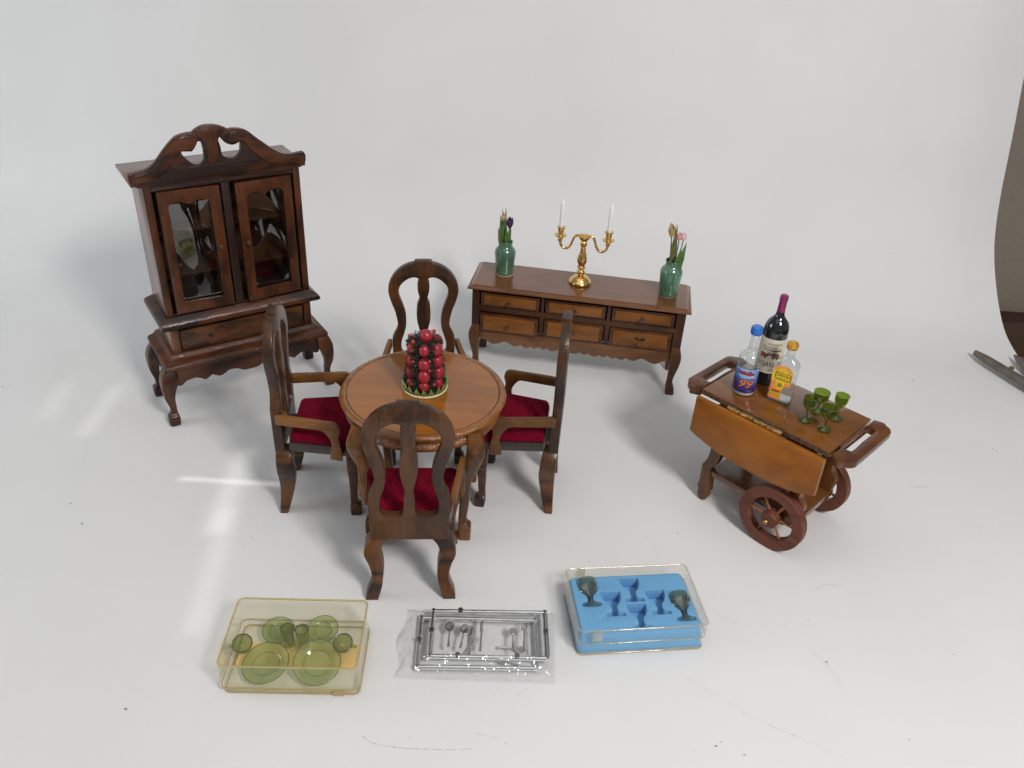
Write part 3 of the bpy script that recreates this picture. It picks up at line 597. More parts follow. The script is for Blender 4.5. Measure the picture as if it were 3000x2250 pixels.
lr = sm([(.275, .516, 1), (.220, .516, 1), (.204, .45), (.190, .38), (.186, .32), (.195, .25), (.185, .20), (.125, .165, 1), (.125, .118, 1), (.20, .118, 1), (.252, .150, 1), (.262, .21), (.270, .245), (.258, .275), (.240, .30), (.240, .35), (.252, .42)], 4)
for y0 in (.022, .322): build('leg', outline([lr], y0, y0 + .044, 'xz', .006), tr_leg, TR)
build('shelf', box(-.212, .262, .030, .358, .152, .186, .004), wood('trolley_shelf_wood', (.05, .018, .006), (.15, .055, .013), (.24, .09, .022), 'x', coat=1, crough=.08, blotch=.5), TR)
ax = build('axle', tube([(.160, -.050, .146), (.160, .435, .146)], .009, 10), tr_spoke, TR)
def wheel(y, sgn, rot):
    wh = bpy.data.objects.new('wheel', None)
    n = 56; pr = [(.110, -.021), (.156, -.021), (.160, -.017), (.160, .017), (.156, .021), (.110, .021), (.107, .018), (.107, -.018), (.110, -.021)]
    o = build('wheel', loft([[(r_ * math.cos(2 * math.pi * k / n), q, r_ * math.sin(2 * math.pi * k / n)) for k in range(n)] for r_, q in pr], cap=False), tr_wheel, TR)
    o.location = (.160, y, .1605); o.rotation_euler = (0, rot, 0)
    hb = build('hub', lathe([(.001, -.028), (.036, -.028), (.040, -.024), (.040, .024), (.036, .030), (.001, .031)], 28), tr_wheel, o)
    hb.rotation_euler = (R(90), 0, 0); hb.location = (0, -.008 * sgn, 0)
    for k in range(6):
        a = R(k * 60 + 8); p = Vector((math.cos(a), 0, math.sin(a)))
        build('spoke', tube([p * .036, p * .112], .0058, 8), tr_spoke, o)
    pn = build('axle_pin', lathe([(.001, 0), (.011, .001), (.012, .006), (.009, .011), (.001, .012)], 12), oldbrass, o)
    pn.matrix_local = Matrix.Translation((-.008, -.036 * sgn, -.012)) @ Matrix.Rotation(R(90 * sgn), 4, 'X')
wheel(-.012, 1, .1); wheel(.400, -1, .5)
TM = Matrix.Translation((QX, QY, 0)) @ Matrix.Rotation(QA, 4, 'Z')
def onT(x, y, z=QZ + .0008): p = TM @ Vector((x, y, z)); return tuple(p)

# ------------------------------------------------------------------ bottles on the trolley
def sub(parent, name, vf, mat, angle=35): return build(name, vf, mat, parent, angle, recalc=True)
W_ = thing('wine_bottle', 'tall dark wine bottle with magenta neck capsule and cream Cyrillic label', 'bottle', (1.1790, 3.360, QZ + .001))
darkglass = plain('black_wine_glass', (.006, .007, .010), rough=.06, noise=.1, coat=1, crough=.02)
sub(W_, 'body', lathe([(.001, .004), (.045, .0), (.053, .003), (.0555, .012), (.0558, .262), (.0545, .282), (.050, .300), (.042, .316), (.031, .328), (.023, .338), (.0190, .350), (.0178, .362), (.0172, .380), (.001, .380)], 40), darkglass)
sub(W_, 'neck_capsule', lathe([(.0176, .345), (.0182, .345), (.0176, .380), (.0168, .414), (.0188, .416), (.0194, .420), (.0190, .426), (.0178, .429), (.0180, .436), (.0165, .440), (.010, .4415), (.001, .441)], 28), plain('magenta_foil', (.33, .045, .15), rough=.3, metal=.55, noise=.2, nscale=60, bump=.1))
aw = R(-112); rw = .0558
lab = sub(W_, 'label', onto(rect2d(-.088, .088, .068, .242), wrap(rw, aw, .0008), .008), p_cream)
def pr(parent, vf, mat, fn, name='print', ml=.006): return build(name, onto(vf, fn, ml), mat, parent, 0, recalc=False)
wl1 = wrap(rw, aw, .0013); wl2 = wrap(rw, aw, .0017)
pr(lab, shift2d(text2d('ИЗАБЕЛЛА', .030, bold=.0005), .024, .112, sx=.85, sy=1.1), ink, wl1, 'lettering')
pr(lab, shift2d(text2d('9-11%', .009), -.030, .090), ink, wl1, 'lettering')
pr(lab, disc2d(.022, .088, .017, 18, .5), p_grey, wl1); pr(lab, shift2d(text2d('МОЛДОВА', .0065), .022, .088), p_cream, wl2, 'lettering')
for i, dx in enumerate((-.020, -.008, .004, .016, .028, .038)): pr(lab, disc2d(dx + .006, .218, .0055, 12), p_grey if i % 2 == 0 else p_green, wl1); pr(lab, disc2d(dx + .006, .218, .0026, 8), p_cream, wl2)
pr(lab, shift2d(text2d('Vinul de masă', .012, shear=.3), -.006, .203), p_brown, wl1, 'lettering')
pr(lab, rect2d(-.038, .05, .1955, .1967), p_brown, wl1)
pr(lab, shift2d(text2d('PIVNIȚELE', .0105), -.010, .187), ink, wl1, 'lettering'); pr(lab, rect2d(.012, .05, .183, .190), p_brown, wl1)
pr(lab, poly2d([(-.045, .165), (-.030, .172), (-.012, .168), (-.004, .176), (.006, .170), (.020, .176), (.044, .170), (.05, .150), (.036, .138), (.028, .150), (.018, .140), (.012, .156), (.002, .166), (-.008, .150), (-.016, .138), (-.026, .148), (-.040, .140)]), p_brown, wl1)
pr(lab, poly2d([(-.018, .130), (-.010, .152), (.002, .164), (.012, .150), (.018, .130)]), p_cream, wl2); pr(lab, poly2d([(-.040, .160), (-.028, .168), (-.02, .158), (-.03, .148)]), p_red, wl2)
for q in range(7): pr(lab, rect2d(-.045 + q * .013, -.037 + q * .013, .130 + .004 * (q % 2), .132 + .004 * (q % 2)), p_grey, wl1)

V_ = thing('vodka_bottle', 'small clear vodka bottle with blue cap and blue label in front of wine', 'bottle', (1.0573, 3.248, QZ + .001))
clear = film('clear_bottle_resin', (.90, .925, .925), rough=.02, ior=1.75, body=.05, bodycol=(.8, .82, .82), bump=.12, bscale=16)
sub(V_, 'body', lathe([(.001, .003), (.042, .0), (.0495, .004), (.0512, .012), (.0512, .165), (.0505, .178), (.0455, .192), (.036, .205), (.0255, .215), (.0215, .222), (.0195, .240), (.0182, .285), (.0195, .2865), (.0195, .291), (.0178, .293), (.0178, .305), (.001, .305)], 40), clear)
sub(V_, 'frosted_base', lathe([(.001, .0036), (.040, .0035), (.0470, .006), (.0485, .014), (.0485, .024), (.001, .025)], 32), plain('frosted_white_base', (.62, .64, .63), rough=.5))
sub(V_, 'cap', lathe([(.0185, .298), (.0250, .299), (.0266, .304), (.0268, .322), (.0250, .332), (.0190, .3375), (.001, .339)], 28), plain('blue_cap_paint', (.012, .14, .52), rough=.25, coat=.6, noise=.2, nscale=70, bump=.1))
av = R(-110); rv = .0512
def vodka_label():
    m, t, o = nt('blue_sky_label_print'); L = t.links.new; b = t.nodes.new('ShaderNodeBsdfPrincipled'); L(b.outputs[0], o.inputs[0])
    tc = t.nodes.new('ShaderNodeTexCoord'); sp = t.nodes.new('ShaderNodeSeparateXYZ'); L(tc.outputs['Object'], sp.inputs[0])
    mp = t.nodes.new('ShaderNodeMapping'); mp.inputs['Scale'].default_value = (14, 14, 30); mp.inputs['Rotation'].default_value = (.5, .4, 0); L(tc.outputs['Object'], mp.inputs[0])
    n = nd(t, 'ShaderNodeTexNoise', Scale=1.6, Detail=4, Roughness=.6, Distortion=1.2); L(mp.outputs[0], n.inputs['Vector'])
    a = nd(t, 'ShaderNodeMapRange'); a.inputs[1].default_value = .02; a.inputs[2].default_value = .146; L(sp.outputs[2], a.inputs[0])
    ad = nd(t, 'ShaderNodeMath', operation='MULTIPLY_ADD'); ad.inputs[1].default_value = .9; L(n.outputs[0], ad.inputs[0]); s2 = nd(t, 'ShaderNodeMath', operation='SUBTRACT'); s2.inputs[1].default_value = .45; L(a.outputs[0], s2.inputs[0]); L(s2.outputs[0], ad.inputs[2])
    r_ = ramp(t, [(.05, (.035, .012, .10)), (.3, (.05, .035, .26)), (.55, (.06, .15, .52)), (.82, (.13, .29, .70)), (1.0, (.45, .62, .88))]); L(ad.outputs[0], r_.inputs[0]); L(r_.outputs[0], b.inputs['Base Color'])
    b.inputs['Roughness'].default_value = .35; b.inputs['Coat Weight'].default_value = .4
    return m
lab = sub(V_, 'label', onto(rect2d(-.068, .068, .022, .146), wrap(rv, av, .0008), .008), vodka_label())
w1 = wrap(rv, av, .0013); w2 = wrap(rv, av, .0017)
pr(lab, frame2d(-.068, .068, .022, .146, .0032), p_navy, w1)
pr(lab, shift2d(poly2d([(-.040, .012), (-.026, .004), (-.012, .010), (.0, .006), (.014, .012), (.026, .006), (.040, -.002), (.030, -.008), (.008, -.010), (-.016, -.008), (-.032, -.002)]), .002, .122), p_mar, w1)
pr(lab, shift2d(text2d('VODKA', .015, bold=.0004), .003, .1225), p_red, w2, 'lettering')
pr(lab, shift2d(text2d('VASENIN', .021, bold=.0001), .0, .104), p_white, w2, 'lettering')
pr(lab, shift2d(text2d('99', .058, shear=.3, bold=.0024), -.001, .066, sx=1.15), p_mar, w1, 'lettering')
pr(lab, shift2d(text2d('99', .055, shear=.3, bold=-.0002), .001, .067, sx=1.15), p_fire, w2, 'lettering')
pr(lab, shift2d(text2d('40% 0,5 L', .007), .03, .032), p_grey, w2, 'lettering')

GA = QA + .20
N_ = thing('gin_bottle', 'small flat clear gin bottle with gold cap and yellow-orange label', 'bottle', (1.2085, 3.192, QZ + .001), GA)
def rr3(hw, hd, z, k=.45): return rsq(0, 0, hw, z, hd, 4, k)
gl = [rr3(.040, .019, .004), rr3(.049, .025, .0), rr3(.053, .0285, .006), rr3(.0535, .029, .015), rr3(.0535, .029, .178), rr3(.0515, .028, .190), rr3(.044, .0255, .203), rr3(.031, .0215, .216, .8), rr3(.0215, .0195, .226, .99), rr3(.0185, .0185, .236, .999), rr3(.0175, .0175, .268, .999), rr3(.0175, .0175, .274, .999)]
sub(N_, 'body', loft(gl), clear)
sub(N_, 'frosted_base', loft([rr3(.046, .022, .0062), rr3(.049, .0255, .012), rr3(.049, .0255, .020), rr3(.042, .02, .0205)]), plain('frosted_white_base_flat', (.60, .62, .61), rough=.5))
sub(N_, 'cap', lathe([(.0180, .266), (.0238, .267), (.0256, .272), (.0256, .286), (.0235, .295), (.016, .2995), (.001, .3005)], 24), plain('gold_foil_cap', (.72, .37, .04), rough=.32, metal=.5, coat=.5, noise=.35, nscale=60, bump=.3))
fl0 = lambda l: (lambda u, z: (u - .004, -.0291 - l, z))
lab = build('label', onto(poly2d(sm([(-.042, .018, 1), (.010, .018, 1), (.012, .086, 1), (.043, .094, 1), (.045, .150), (.038, .172), (.015, .186), (-.018, .186), (-.038, .172), (-.045, .150), (-.044, .105, 1), (-.040, .094, 1)], 4)), fl0(.0006), .02), p_or, N_, 0)
pr(lab, poly2d([(-.042, .110), (.042, .110), (.042, .158), (.016, .160), (.012, .172), (.0, .177), (-.012, .172), (-.016, .160), (-.042, .158)]), p_yel, fl0(.0010))
pr(lab, frame2d(-.032, .040, .116, .154, .0030), ink, fl0(.0014))
pr(lab, shift2d(text2d("GORDON'S", .0165, bold=.0003), .004, .139, sx=.84, sy=1.25), p_mar, fl0(.0014), 'lettering')
pr(lab, shift2d(text2d('LONDON DRY GIN', .0066, bold=.0002), .004, .1235), ink, fl0(.0014), 'lettering')
pr(lab, poly2d(sm([(-.020, .110, 1), (.016, .110, 1), (.016, .086), (.008, .072), (-.002, .068), (-.012, .072), (-.020, .086)], 3)), p_yel, fl0(.0012))
v, f = frame2d(-.020, .016, .070, .108, .002)
pr(lab, disc2d(-.002, .090, .0115, 16), p_mar, fl0(.0014)); pr(lab, disc2d(-.002, .090, .0085, 14), p_yel, fl0(.0017)); pr(lab, disc2d(-.002, .090, .006, 6), ink, fl0(.002))
pr(lab, disc2d(0, .166, .0060, 8), p_or, fl0(.0014)); pr(lab, rect2d(-.034, .006, .054, .062), p_red, fl0(.0012)); pr(lab, shift2d(text2d('SPECIAL', .0075, bold=.0003), -.014, .058), p_mar, fl0(.0016), 'lettering')
pr(lab, rect2d(-.036, .006, .034, .052), p_yel, fl0(.0012)); pr(lab, frame2d(-.036, .006, .034, .052, .0012), ink, fl0(.0016))
for z in (.047, .043, .039): pr(lab, rect2d(-.032, .000, z, z + .0012), p_brown, fl0(.0016))

# ------------------------------------------------------------------ green goblets
gob_glass = film('green_goblet_resin', (.55, .66, .24), rough=.03, ior=1.8, body=.08, bodycol=(.14, .20, .02), bump=.08, bscale=30)
def goblet_mesh(h=.122, rim=.031, facets=8, deep=.056):
    g = G(); n = facets * 2
    def ring_(r_, z, fac=0.0):
        out = []
        for k in range(n):
            a = 2 * math.pi * k / n; q = 1 - fac * (.5 - .5 * math.cos(facets * a)); out.append((r_ * q * math.cos(a), r_ * q * math.sin(a), z))
        return out
    fo = .028
    def octa(r_, z): return [(r_ * math.cos(2 * math.pi * k / n) / max(.92, math.cos(((2 * math.pi * k / n) % (2 * math.pi / 8)) - math.pi / 8)) * .95, r_ * math.sin(2 * math.pi * k / n) / max(.92, math.cos(((2 * math.pi * k / n) % (2 * math.pi / 8)) - math.pi / 8)) * .95, z) for k in range(n)]
    zb = h - deep
    R_ = [octa(fo * .9, 0), octa(fo, .002), octa(fo, .008), octa(fo * .55, .016), ring_(.0070, .022), ring_(.0048, .032), ring_(.0052, zb - .012), ring_(.012, zb - .004, .1), ring_(rim * .72, zb + .010, .2), ring_(rim * .95, zb + .026, .2), ring_(rim * .96, h - .018, .04), ring_(rim, h), ring_(rim - .0035, h), ring_(rim * .96 - .005, h - .018), ring_(rim * .88 - .004, zb + .026), ring_(rim * .6, zb + .014), ring_(.004, zb + .008)]
    g.add(loft(R_)); return g
GL = [((.124, .134), .122, .030, 'green goblet nearest the gin bottle, front left of the four'), ((.215, .135), .118, .036, 'green goblet with the wide bowl, front right of the four'),
      ((.122, .246), .104, .036, 'green goblet at the back, half hidden behind the front left goblet'), ((.208, .256), .124, .031, 'green goblet standing farthest right at the back of the trolley')]
for (x, y), h, rm, lb in GL:
    o = build('goblet', goblet_mesh(h, rm), gob_glass, None, 14); o.location = onT(x, y); o.rotation_euler = (0, 0, random.random() * 3); tag(o, lb, 'goblet', 'green goblets on the trolley')

# ------------------------------------------------------------------ vases, flowers, candelabra on the sideboard
SM = Matrix.Translation((.3388, 4.197, 0)) @ Matrix.Rotation(-.1284, 4, 'Z'); SZ = .5603
def onS(x, y, z=SZ + .0006): return tuple(SM @ Vector((x, y, z)))
vp = [(.001, .003), (.046, .002), (.051, .005), (.053, .020), (.054, .05), (.0575, .09), (.061, .12), (.0615, .138), (.0575, .155), (.048, .168), (.0405, .175), (.0385, .186), (.0400, .198), (.0415, .203), (.0395, .2065), (.035, .203), (.0335, .185), (.040, .165), (.048, .14), (.044, .05), (.001, .03)]
def vase(x, y, k, lab):
    t = thing('ceramic_vase', lab, 'vase', onS(x, y), .4 * k, 'green vases on the sideboard')
    build('body', lathe([(r_ * k, z * k) for r_, z in vp], 40), glaze, t, 60)
    build('foot_rim', lathe([(.030, 0), (.0495, 0), (.0520, .0025), (.0530, .009), (.0500, .0095), (.03, .0095), (.03, 0)], 36, cap=False), biscuit, t)
    return t
vase(-.454, .210, 1.0, 'small green glazed vase on the left end of the sideboard, holding a purple tulip')
vase(.496, .187, 1.03, 'small green glazed vase on the right end of the sideboard, holding pink tulips')
stem_m = plain('green_stem', (.10, .20, .05), rough=.5); leaf_m = plain('green_leaf', (.085, .17, .045), rough=.45, noise=.35, nscale=30); dry_leaf = plain('olive_leaf', (.13, .14, .045), rough=.5, noise=.35, nscale=30)
def blade(parent, p0, p1, wd, bow, mat, tw=0.0):
    p0, p1 = Vector(p0), Vector(p1); d = p1 - p0; up = d.normalized(); side = up.cross(Vector((math.sin(tw), -math.cos(tw), 0))).normalized(); nn = side.cross(up); N = 10; v = []; f = []
    for i in range(N + 1):
        s = i / N; ww = wd * (.45 + .55 * math.sin(math.pi * min(1, s * 1.15))) * (1 - s ** 5) + .0006
        c = p0 + d * s + nn * (bow * math.sin(math.pi * s)); e = nn * (ww * .35)
        v += [tuple(c - side * ww + e), tuple(c), tuple(c + side * ww + e)]
    for i in range(N):
        for j in range(2): a = i * 3 + j; f.append((a, a + 1, a + 4, a + 3))
    n0 = len(v); v += [tuple(Vector(q) + nn * -.0012) for q in v]; f += [tuple(i + n0 for i in q[::-1]) for q in f]
    return build('leaf', (v, f), mat, parent, 60, recalc=False)
def tulip(base, head, size, mat, lab, leaves=(), stretch=1.5, ragged=False, grp=None):
    b = Vector(base); h = Vector(head); t = thing('tulip', lab, 'flower', tuple(b), 0, grp); d = h - b
    build('stem', tube([(0, 0, 0), tuple(d * .5 + Vector((.003, 0, 0))), tuple(d)], .0035, 8), stem_m, t)
    ax = d.normalized(); q = Vector((0, 0, 1)).rotation_difference(ax)
    for k in range(6):
        a0 = 2 * math.pi * k / 6 + (.5 if k % 2 else 0); rr_ = size * (.92 if k % 2 else 1.0); v = []; f = []; N = 8
        for i in range(N + 1):
            s = i / N; rad = rr_ * (math.sin(math.pi * (.12 + .72 * s)) * .95) * (1 - .25 * s); spread = .85 * math.sin(math.pi * (.15 + .80 * s)) + .02
            zz = size * stretch * 2 * s * (1 + (random.uniform(-.06, .1) if ragged else 0))
            if ragged: rad *= 1 + .5 * s * s
            for j in (-2, -1, 0, 1, 2):
                a = a0 + j / 2 * spread; v.append(tuple(d + q @ Vector((rad * math.cos(a), rad * math.sin(a), zz - abs(j) * size * .05 * s))))
        for i in range(N):
            for j in range(4): a = i * 5 + j; f.append((a, a + 1, a + 6, a + 5))
        build('petal', (v, f), mat, t, 80, recalc=False)
    for args in leaves: blade(t, *args)
    return t
pink = plain('pink_petal', (.78, .34, .36), rough=.55, noise=.35, nscale=22); palepink = plain('pale_pink_petal', (.85, .58, .58), rough=.55, noise=.3, nscale=22); purple = plain('purple_petal', (.085, .02, .11), rough=.5, noise=.5, nscale=25); peach = plain('peach_petal', (.62, .40, .22), rough=.6, noise=.3, nscale=25); tan = plain('dried_tan_petal', (.52, .36, .14), rough=.7, noise=.4, nscale=25)
gl_, gr_ = 'flowers in the left vase', 'flowers in the right vase'
B = lambda x, z, y=.21: onS(x, y, z)
def rel(base, p): return tuple(Vector(p) - Vector(base))
b0 = B(-.466, .64)
tulip(b0, B(-.474, .885), .016, peach, 'peach tulip between upright leaves in the left vase', [((0, 0, .05), rel(b0, B(-.492, .915)), .016, .010, leaf_m), ((0, 0, .05), rel(b0, B(-.462, .962, .215)), .0125, .006, leaf_m), ((0, 0, .05), rel(b0, B(-.484, .955, .22)), .0095, .004, dry_leaf), ((0, 0, .05), rel(b0, B(-.500, .85, .19)), .013, .010, dry_leaf)], 1.5, grp=gl_)
b0 = B(-.444, .64)
tulip(b0, B(-.437, .845), .021, purple, 'dark purple tulip leaning right in the left vase', [((0, 0, .05), rel(b0, B(-.430, .90)), .0115, .010, leaf_m), ((0, 0, .05), rel(b0, B(-.452, .87, .19)), .012, .008, leaf_m)], 1.55, ragged=True, grp=gl_)
b0 = B(.485, .64, .187)
tulip(b0, B(.466, .905, .187), .022, tan, 'dried tan flower with ragged petals in the right vase', [((0, 0, .05), rel(b0, B(.487, .985, .182)), .0165, .006, dry_leaf)], 1.7, ragged=True, grp=gr_)
b0 = B(.498, .64, .185)
tulip(b0, B(.508, .895, .180), .0185, pink, 'deep pink tulip bud beside the tan flower in the right vase', [((0, 0, .05), rel(b0, B(.525, .865, .16)), .021, .012, leaf_m, .3)], 1.25, grp=gr_)
b0 = B(.508, .64, .187)
tulip(b0, B(.531, .893, .188), .0190, palepink, 'pale pink tulip bud on the far right of the right vase', [((0, 0, .05), rel(b0, B(.552, .885, .187)), .018, .012, leaf_m), ((0, 0, .03), rel(b0, B(.552, .80, .165)), .018, .014, leaf_m, -.4)], 1.2, grp=gr_)

CA = thing('candelabra', 'shiny gold two-armed candelabra in the middle of the sideboard', 'candelabra', onS(-.010, .211), -.1284)
build('base', lathe([(.001, .001), (.055, 0), (.064, .002), (.0665, .008), (.0650, .015), (.058, .021), (.0545, .024), (.052, .030), (.040, .040), (.026, .046), (.015, .050)], 40), gold, CA, 40)
build('stem', lathe([(.014, .049), (.0215, .056), (.024, .066), (.0215, .076), (.0145, .083), (.0150, .090), (.0240, .096), (.0245, .102), (.0180, .108), (.0205, .118), (.0275, .130), (.0295, .146), (.0265, .165), (.0200, .188), (.0145, .206), (.0170, .212), (.0170, .217), (.0120, .221), (.0150, .226), (.0205, .236), (.0205, .246), (.0140, .256), (.0200, .262), (.0300, .272), (.0330, .283), (.0330, .288), (.001, .2885)], 32), gold, CA, 50)
for s in (-1, 1):
    ap_ = sm([(.0, .288), (.030, .288), (.050, .282), (.062, .260), (.072, .230), (.090, .206), (.110, .204), (.127, .218), (.134, .240), (.1345, .252)], 5, False)
    a = build('arm', tube([(s * x, 0, z) for x, z in ap_], [.0075] * len(ap_), 10), gold, CA, 60)
    build('candle_cup', lathe([(.008, .240), (.0135, .247), (.0145, .254), (.0120, .262), (.010, .266), (.0300, .272), (.0345, .276), (.0345, .279), (.026, .281), (.0175, .284), (.0165, .292), (.0175, .312), (.0215, .318), (.0245, .323), (.0245, .327), (.015, .327), (.013, .310)], 28, c=(s * .1345, 0, 0)), gold, a, 40)
    k = build('candle', lathe([(.001, 0), (.0130, .001), (.0130, .150), (.0120, .156), (.0060, .164), (.0042, .168), (.0028, .180), (.0012, .186), (.001, .1862)], 18), wax, None, 50)
    k.location = onS(-.010 + s * .1345, .211, SZ + .312)
    tag(k, 'slim white candle in the %s arm of the gold candelabra' % ('left' if s < 0 else 'right'), 'candle', 'candles in the candelabra')

# ------------------------------------------------------------------ apple tower on the table
FC = thing('fruit_centerpiece', 'tower of red apples and dark greenery standing on the round table', 'centrepiece', (TX + .004, TY + .022, TZ + .0016))
build('base_disc', lathe([(.001, 0), (.096, 0), (.0985, .003), (.0985, .008), (.095, .010), (.001, .010)], 44), plain('cream_card_disc', (.68, .58, .38), rough=.7), FC)
build('moss_mat', lathe([(.094, .0101), (.090, .014), (.05, .017), (.001, .018)], 40), plain('dark_moss', (.045, .065, .02), rough=.95, noise=.6, nscale=60, bump=.8), FC)
build('core', lathe([(.062, .012), (.055, .10), (.048, .20), (.040, .235), (.001, .245)], 24), plain('dark_core', (.008, .014, .009), rough=.9), FC)
apple_m = plain('red_apple_paint', (.33, .014, .030), rough=.36, noise=.28, nscale=16, coat=.12, crough=.35)
berry_m = plain('small_red_berry', (.48, .04, .045), rough=.4)
aps = lathe([(.0012, .74), (.12, .78), (.30, .90), (.55, .92), (.82, .66), (.98, .22), (1.0, -.05), (.94, -.40), (.74, -.74), (.45, -.93), (.15, -.96), (.001, -.93)], 20)
am = None
def apple(p, r_, sz=1.0):
    global am
    if am is None: am = build('apple', aps, apple_m, FC, 70); o = am
    else: o = am.copy(); COL.objects.link(o)
    o.location = p; o.scale = (r_, r_, r_ * sz); o.rotation_euler = (random.uniform(-.15, .15), random.uniform(-.15, .15), random.random() * 6); return o
apple((.006, -.002, .254), .0285)
for k in range(6):
    a = R(-90 + 60 * k + 4)
    for i, (z, rad) in enumerate(((.210, .056), (.152, .060), (.095, .0625), (.041, .0635))):
        apple((rad * math.cos(a), rad * math.sin(a), z + random.uniform(-.005, .005)), (.0250, .0262, .0275, .0255)[i] * random.uniform(.9, 1.1), random.uniform(1.05, 1.2))
bm_ = None
for k in range(6):
    a = R(-60 + 60 * k)
    for z in (.05, .085, .125, .165, .205, .245):
        if random.random() < .5:
            rad = .070 - .09 * max(0, z - .05) * .9 + .012; aa = a + random.uniform(-.18, .18)
            if bm_ is None: bm_ = build('berry', sphere((0, 0, 0), 1, 10, 7), berry_m, FC, 80); o = bm_
            else: o = bm_.copy(); COL.objects.link(o)
            o.location = (rad * math.cos(aa), rad * math.sin(aa), z + random.uniform(-.008, .008)); s = random.uniform(.0065, .009); o.scale = (s, s, s)
gr_m = plain('dark_green_tinsel', (.012, .045, .022), rough=.5, noise=.8, nscale=80); v = []; f = []
def sprig(p, s, nrm):
    d = (Vector(nrm) + Vector((random.uniform(-.9, .9), random.uniform(-.9, .9), random.uniform(-.7, .9)))).normalized(); e = d.cross(Vector((random.random() - .5, random.random() - .5, random.random() - .5))).normalized()
    p = Vector(p); n = len(v); q = d.cross(e) * s * .25
    v.extend([tuple(p - e * s * .28), tuple(p + d * s * .55 + q), tuple(p + e * s * .28), tuple(p + d * s * 1.1)]); f.append((n, n + 1, n + 3)); f.append((n + 1, n + 2, n + 3))
for k in range(6):
    a = R(-60 + 60 * k)
    for i in range(420):
        z = random.uniform(.018, .236); rad = .071 - .11 * max(0, z - .06) * .75 + random.uniform(-.008, .012); aa = a + random.gauss(0, .20); sprig((rad * math.cos(aa), rad * math.sin(aa), z), random.uniform(.008, .016), (math.cos(aa), math.sin(aa), 0))
for i in range(380):
    aa = random.uniform(0, 6.283); rad = random.uniform(.030, .066); sprig((rad * math.cos(aa), rad * math.sin(aa), .238 + random.uniform(-.012, .006)), random.uniform(.008, .016), (math.cos(aa), math.sin(aa), .5))
gs = build('greenery', (v, f), gr_m, FC, 0, recalc=False); gs['kind'] = 'stuff'
cal_m = plain('pale_green_calyx', (.20, .26, .07), rough=.6, noise=.3)
for k in range(6):
    a = R(-90 + 60 * k + 4)
    for j in (-1, 0, 1):
        aa = a + j * .33; c, s = math.cos(aa), math.sin(aa); r0, r1 = .091, .098 - .004
        tx, ty = -s, c
        vv = [(r0 * c - tx * .015, r0 * s - ty * .015, .013), (r0 * c + tx * .015, r0 * s + ty * .015, .013), (.100 * c + tx * .009, .100 * s + ty * .009, .030), (.0985 * c, .0985 * s, .048), (.100 * c - tx * .009, .100 * s - ty * .009, .030)]
        vv2 = [(x * .97, y * .97, z) for x, y, z in vv]
        build('calyx_leaf', (vv + vv2, [(0, 1, 2, 3, 4), (9, 8, 7, 6, 5)] + [(i, (i + 1) % 5, (i + 1) % 5 + 5, i + 5) for i in range(5)]), cal_m, FC, 0)
# ------------------------------------------------------------------ clear plastic boxes
def shell(w_, d_, r_, z0, z1, t_, cap, g=None):
    """thin-walled rounded tray or lid: cap 'top' or 'bottom' is closed"""
    o = rrect(w_, d_, r_); i = rrect(w_ - 2 * t_, d_ - 2 * t_, max(r_ - t_, .003))
    P = lambda L_, z: [(x, y, z) for x, y in L_]
    if cap == 'top': rings = [P(i, z1 - t_), P(i, z0), P(o, z0), P(o, z1 - .004), P(rrect(w_ - .006, d_ - .006, r_), z1)]
    else: rings = [P(i, z0 + t_), P(i, z1), P(o, z1), P(o, z0 + .004), P(rrect(w_ - .006, d_ - .006, r_), z0)]
    return loft(rings)
def rim_loop(w_, d_, r_, z, rad, n=8):
    L_ = rrect(w_, d_, r_); L_ = L_ + L_[:2]
    return tube([(x, y, z) for x, y in L_], rad, n, cap=False)
yl_film = film('yellowed_clear_plastic', (.990, .984, .950), rough=.05, ior=1.36, body=.02, bodycol=(.80, .76, .60)); yl_edge = film('yellowed_plastic_edge', (.86, .76, .50), rough=.1, ior=1.5, body=.38, bodycol=(.74, .62, .34))
cl_film = film('clear_plastic', (.992, .993, .986), rough=.03, ior=1.38); cl_edge = film('clear_plastic_edge', (.92, .90, .83), rough=.06, ior=1.6, body=.18, bodycol=(.74, .68, .54))
def plastic_box(name, lab, loc, rz, w_, d_, h, zl, mat, edge, lidshift=(0, 0), tabs=()):
    t = thing(name, lab, 'box', loc, rz)
    tr_ = build('tray', shell(w_ - .012, d_ - .012, .022, .0005, zl + .012, .006, 'bottom'), mat, t)
    build('edge_bead', rim_loop(w_ - .014, d_ - .014, .022, .0045, .0040), edge, tr_, 80)
    ld = build('lid', shell(w_, d_, .024, zl, h, .006, 'top'), mat, t); ld.location = (lidshift[0], lidshift[1], 0)
    build('edge_bead', rim_loop(w_ - .006, d_ - .006, .022, h - .003, .0040), edge, ld, 80)
    build('edge_bead', rim_loop(w_ - .005, d_ - .005, .023, zl + .001, .0030), edge, ld, 80)
    for x, sy in tabs: build('hinge_tab', box(x - .020, x + .020, sy * (d_ / 2 + .001) - .004, sy * (d_ / 2 + .001) + .004, max(zl - .008, h - .055), h - .008, .003), edge, ld)
    return t
LB = plastic_box('plastic_box', 'yellowed clear plastic box holding green plates, cups and tumblers', (-.738, 2.098, 0), .049, .499, .326, .151, .030, yl_film, yl_edge, (-.006, 0), ())
build('clasp', box(.150, .190, -.166, -.158, .004, .024, .002), yl_edge, LB)
RB = plastic_box('plastic_box', 'clear plastic box with a bright blue foam insert for goblets', (.544, 2.389, 0), .145, .518, .337, .142, .066, cl_film, cl_edge, (0, 0), ((-.185, -1), (-.19, 1)))
LM = Matrix.Translation((-.738, 2.098, 0)) @ Matrix.Rotation(.049, 4, 'Z'); RM = Matrix.Translation((.544, 2.389, 0)) @ Matrix.Rotation(.145, 4, 'Z')
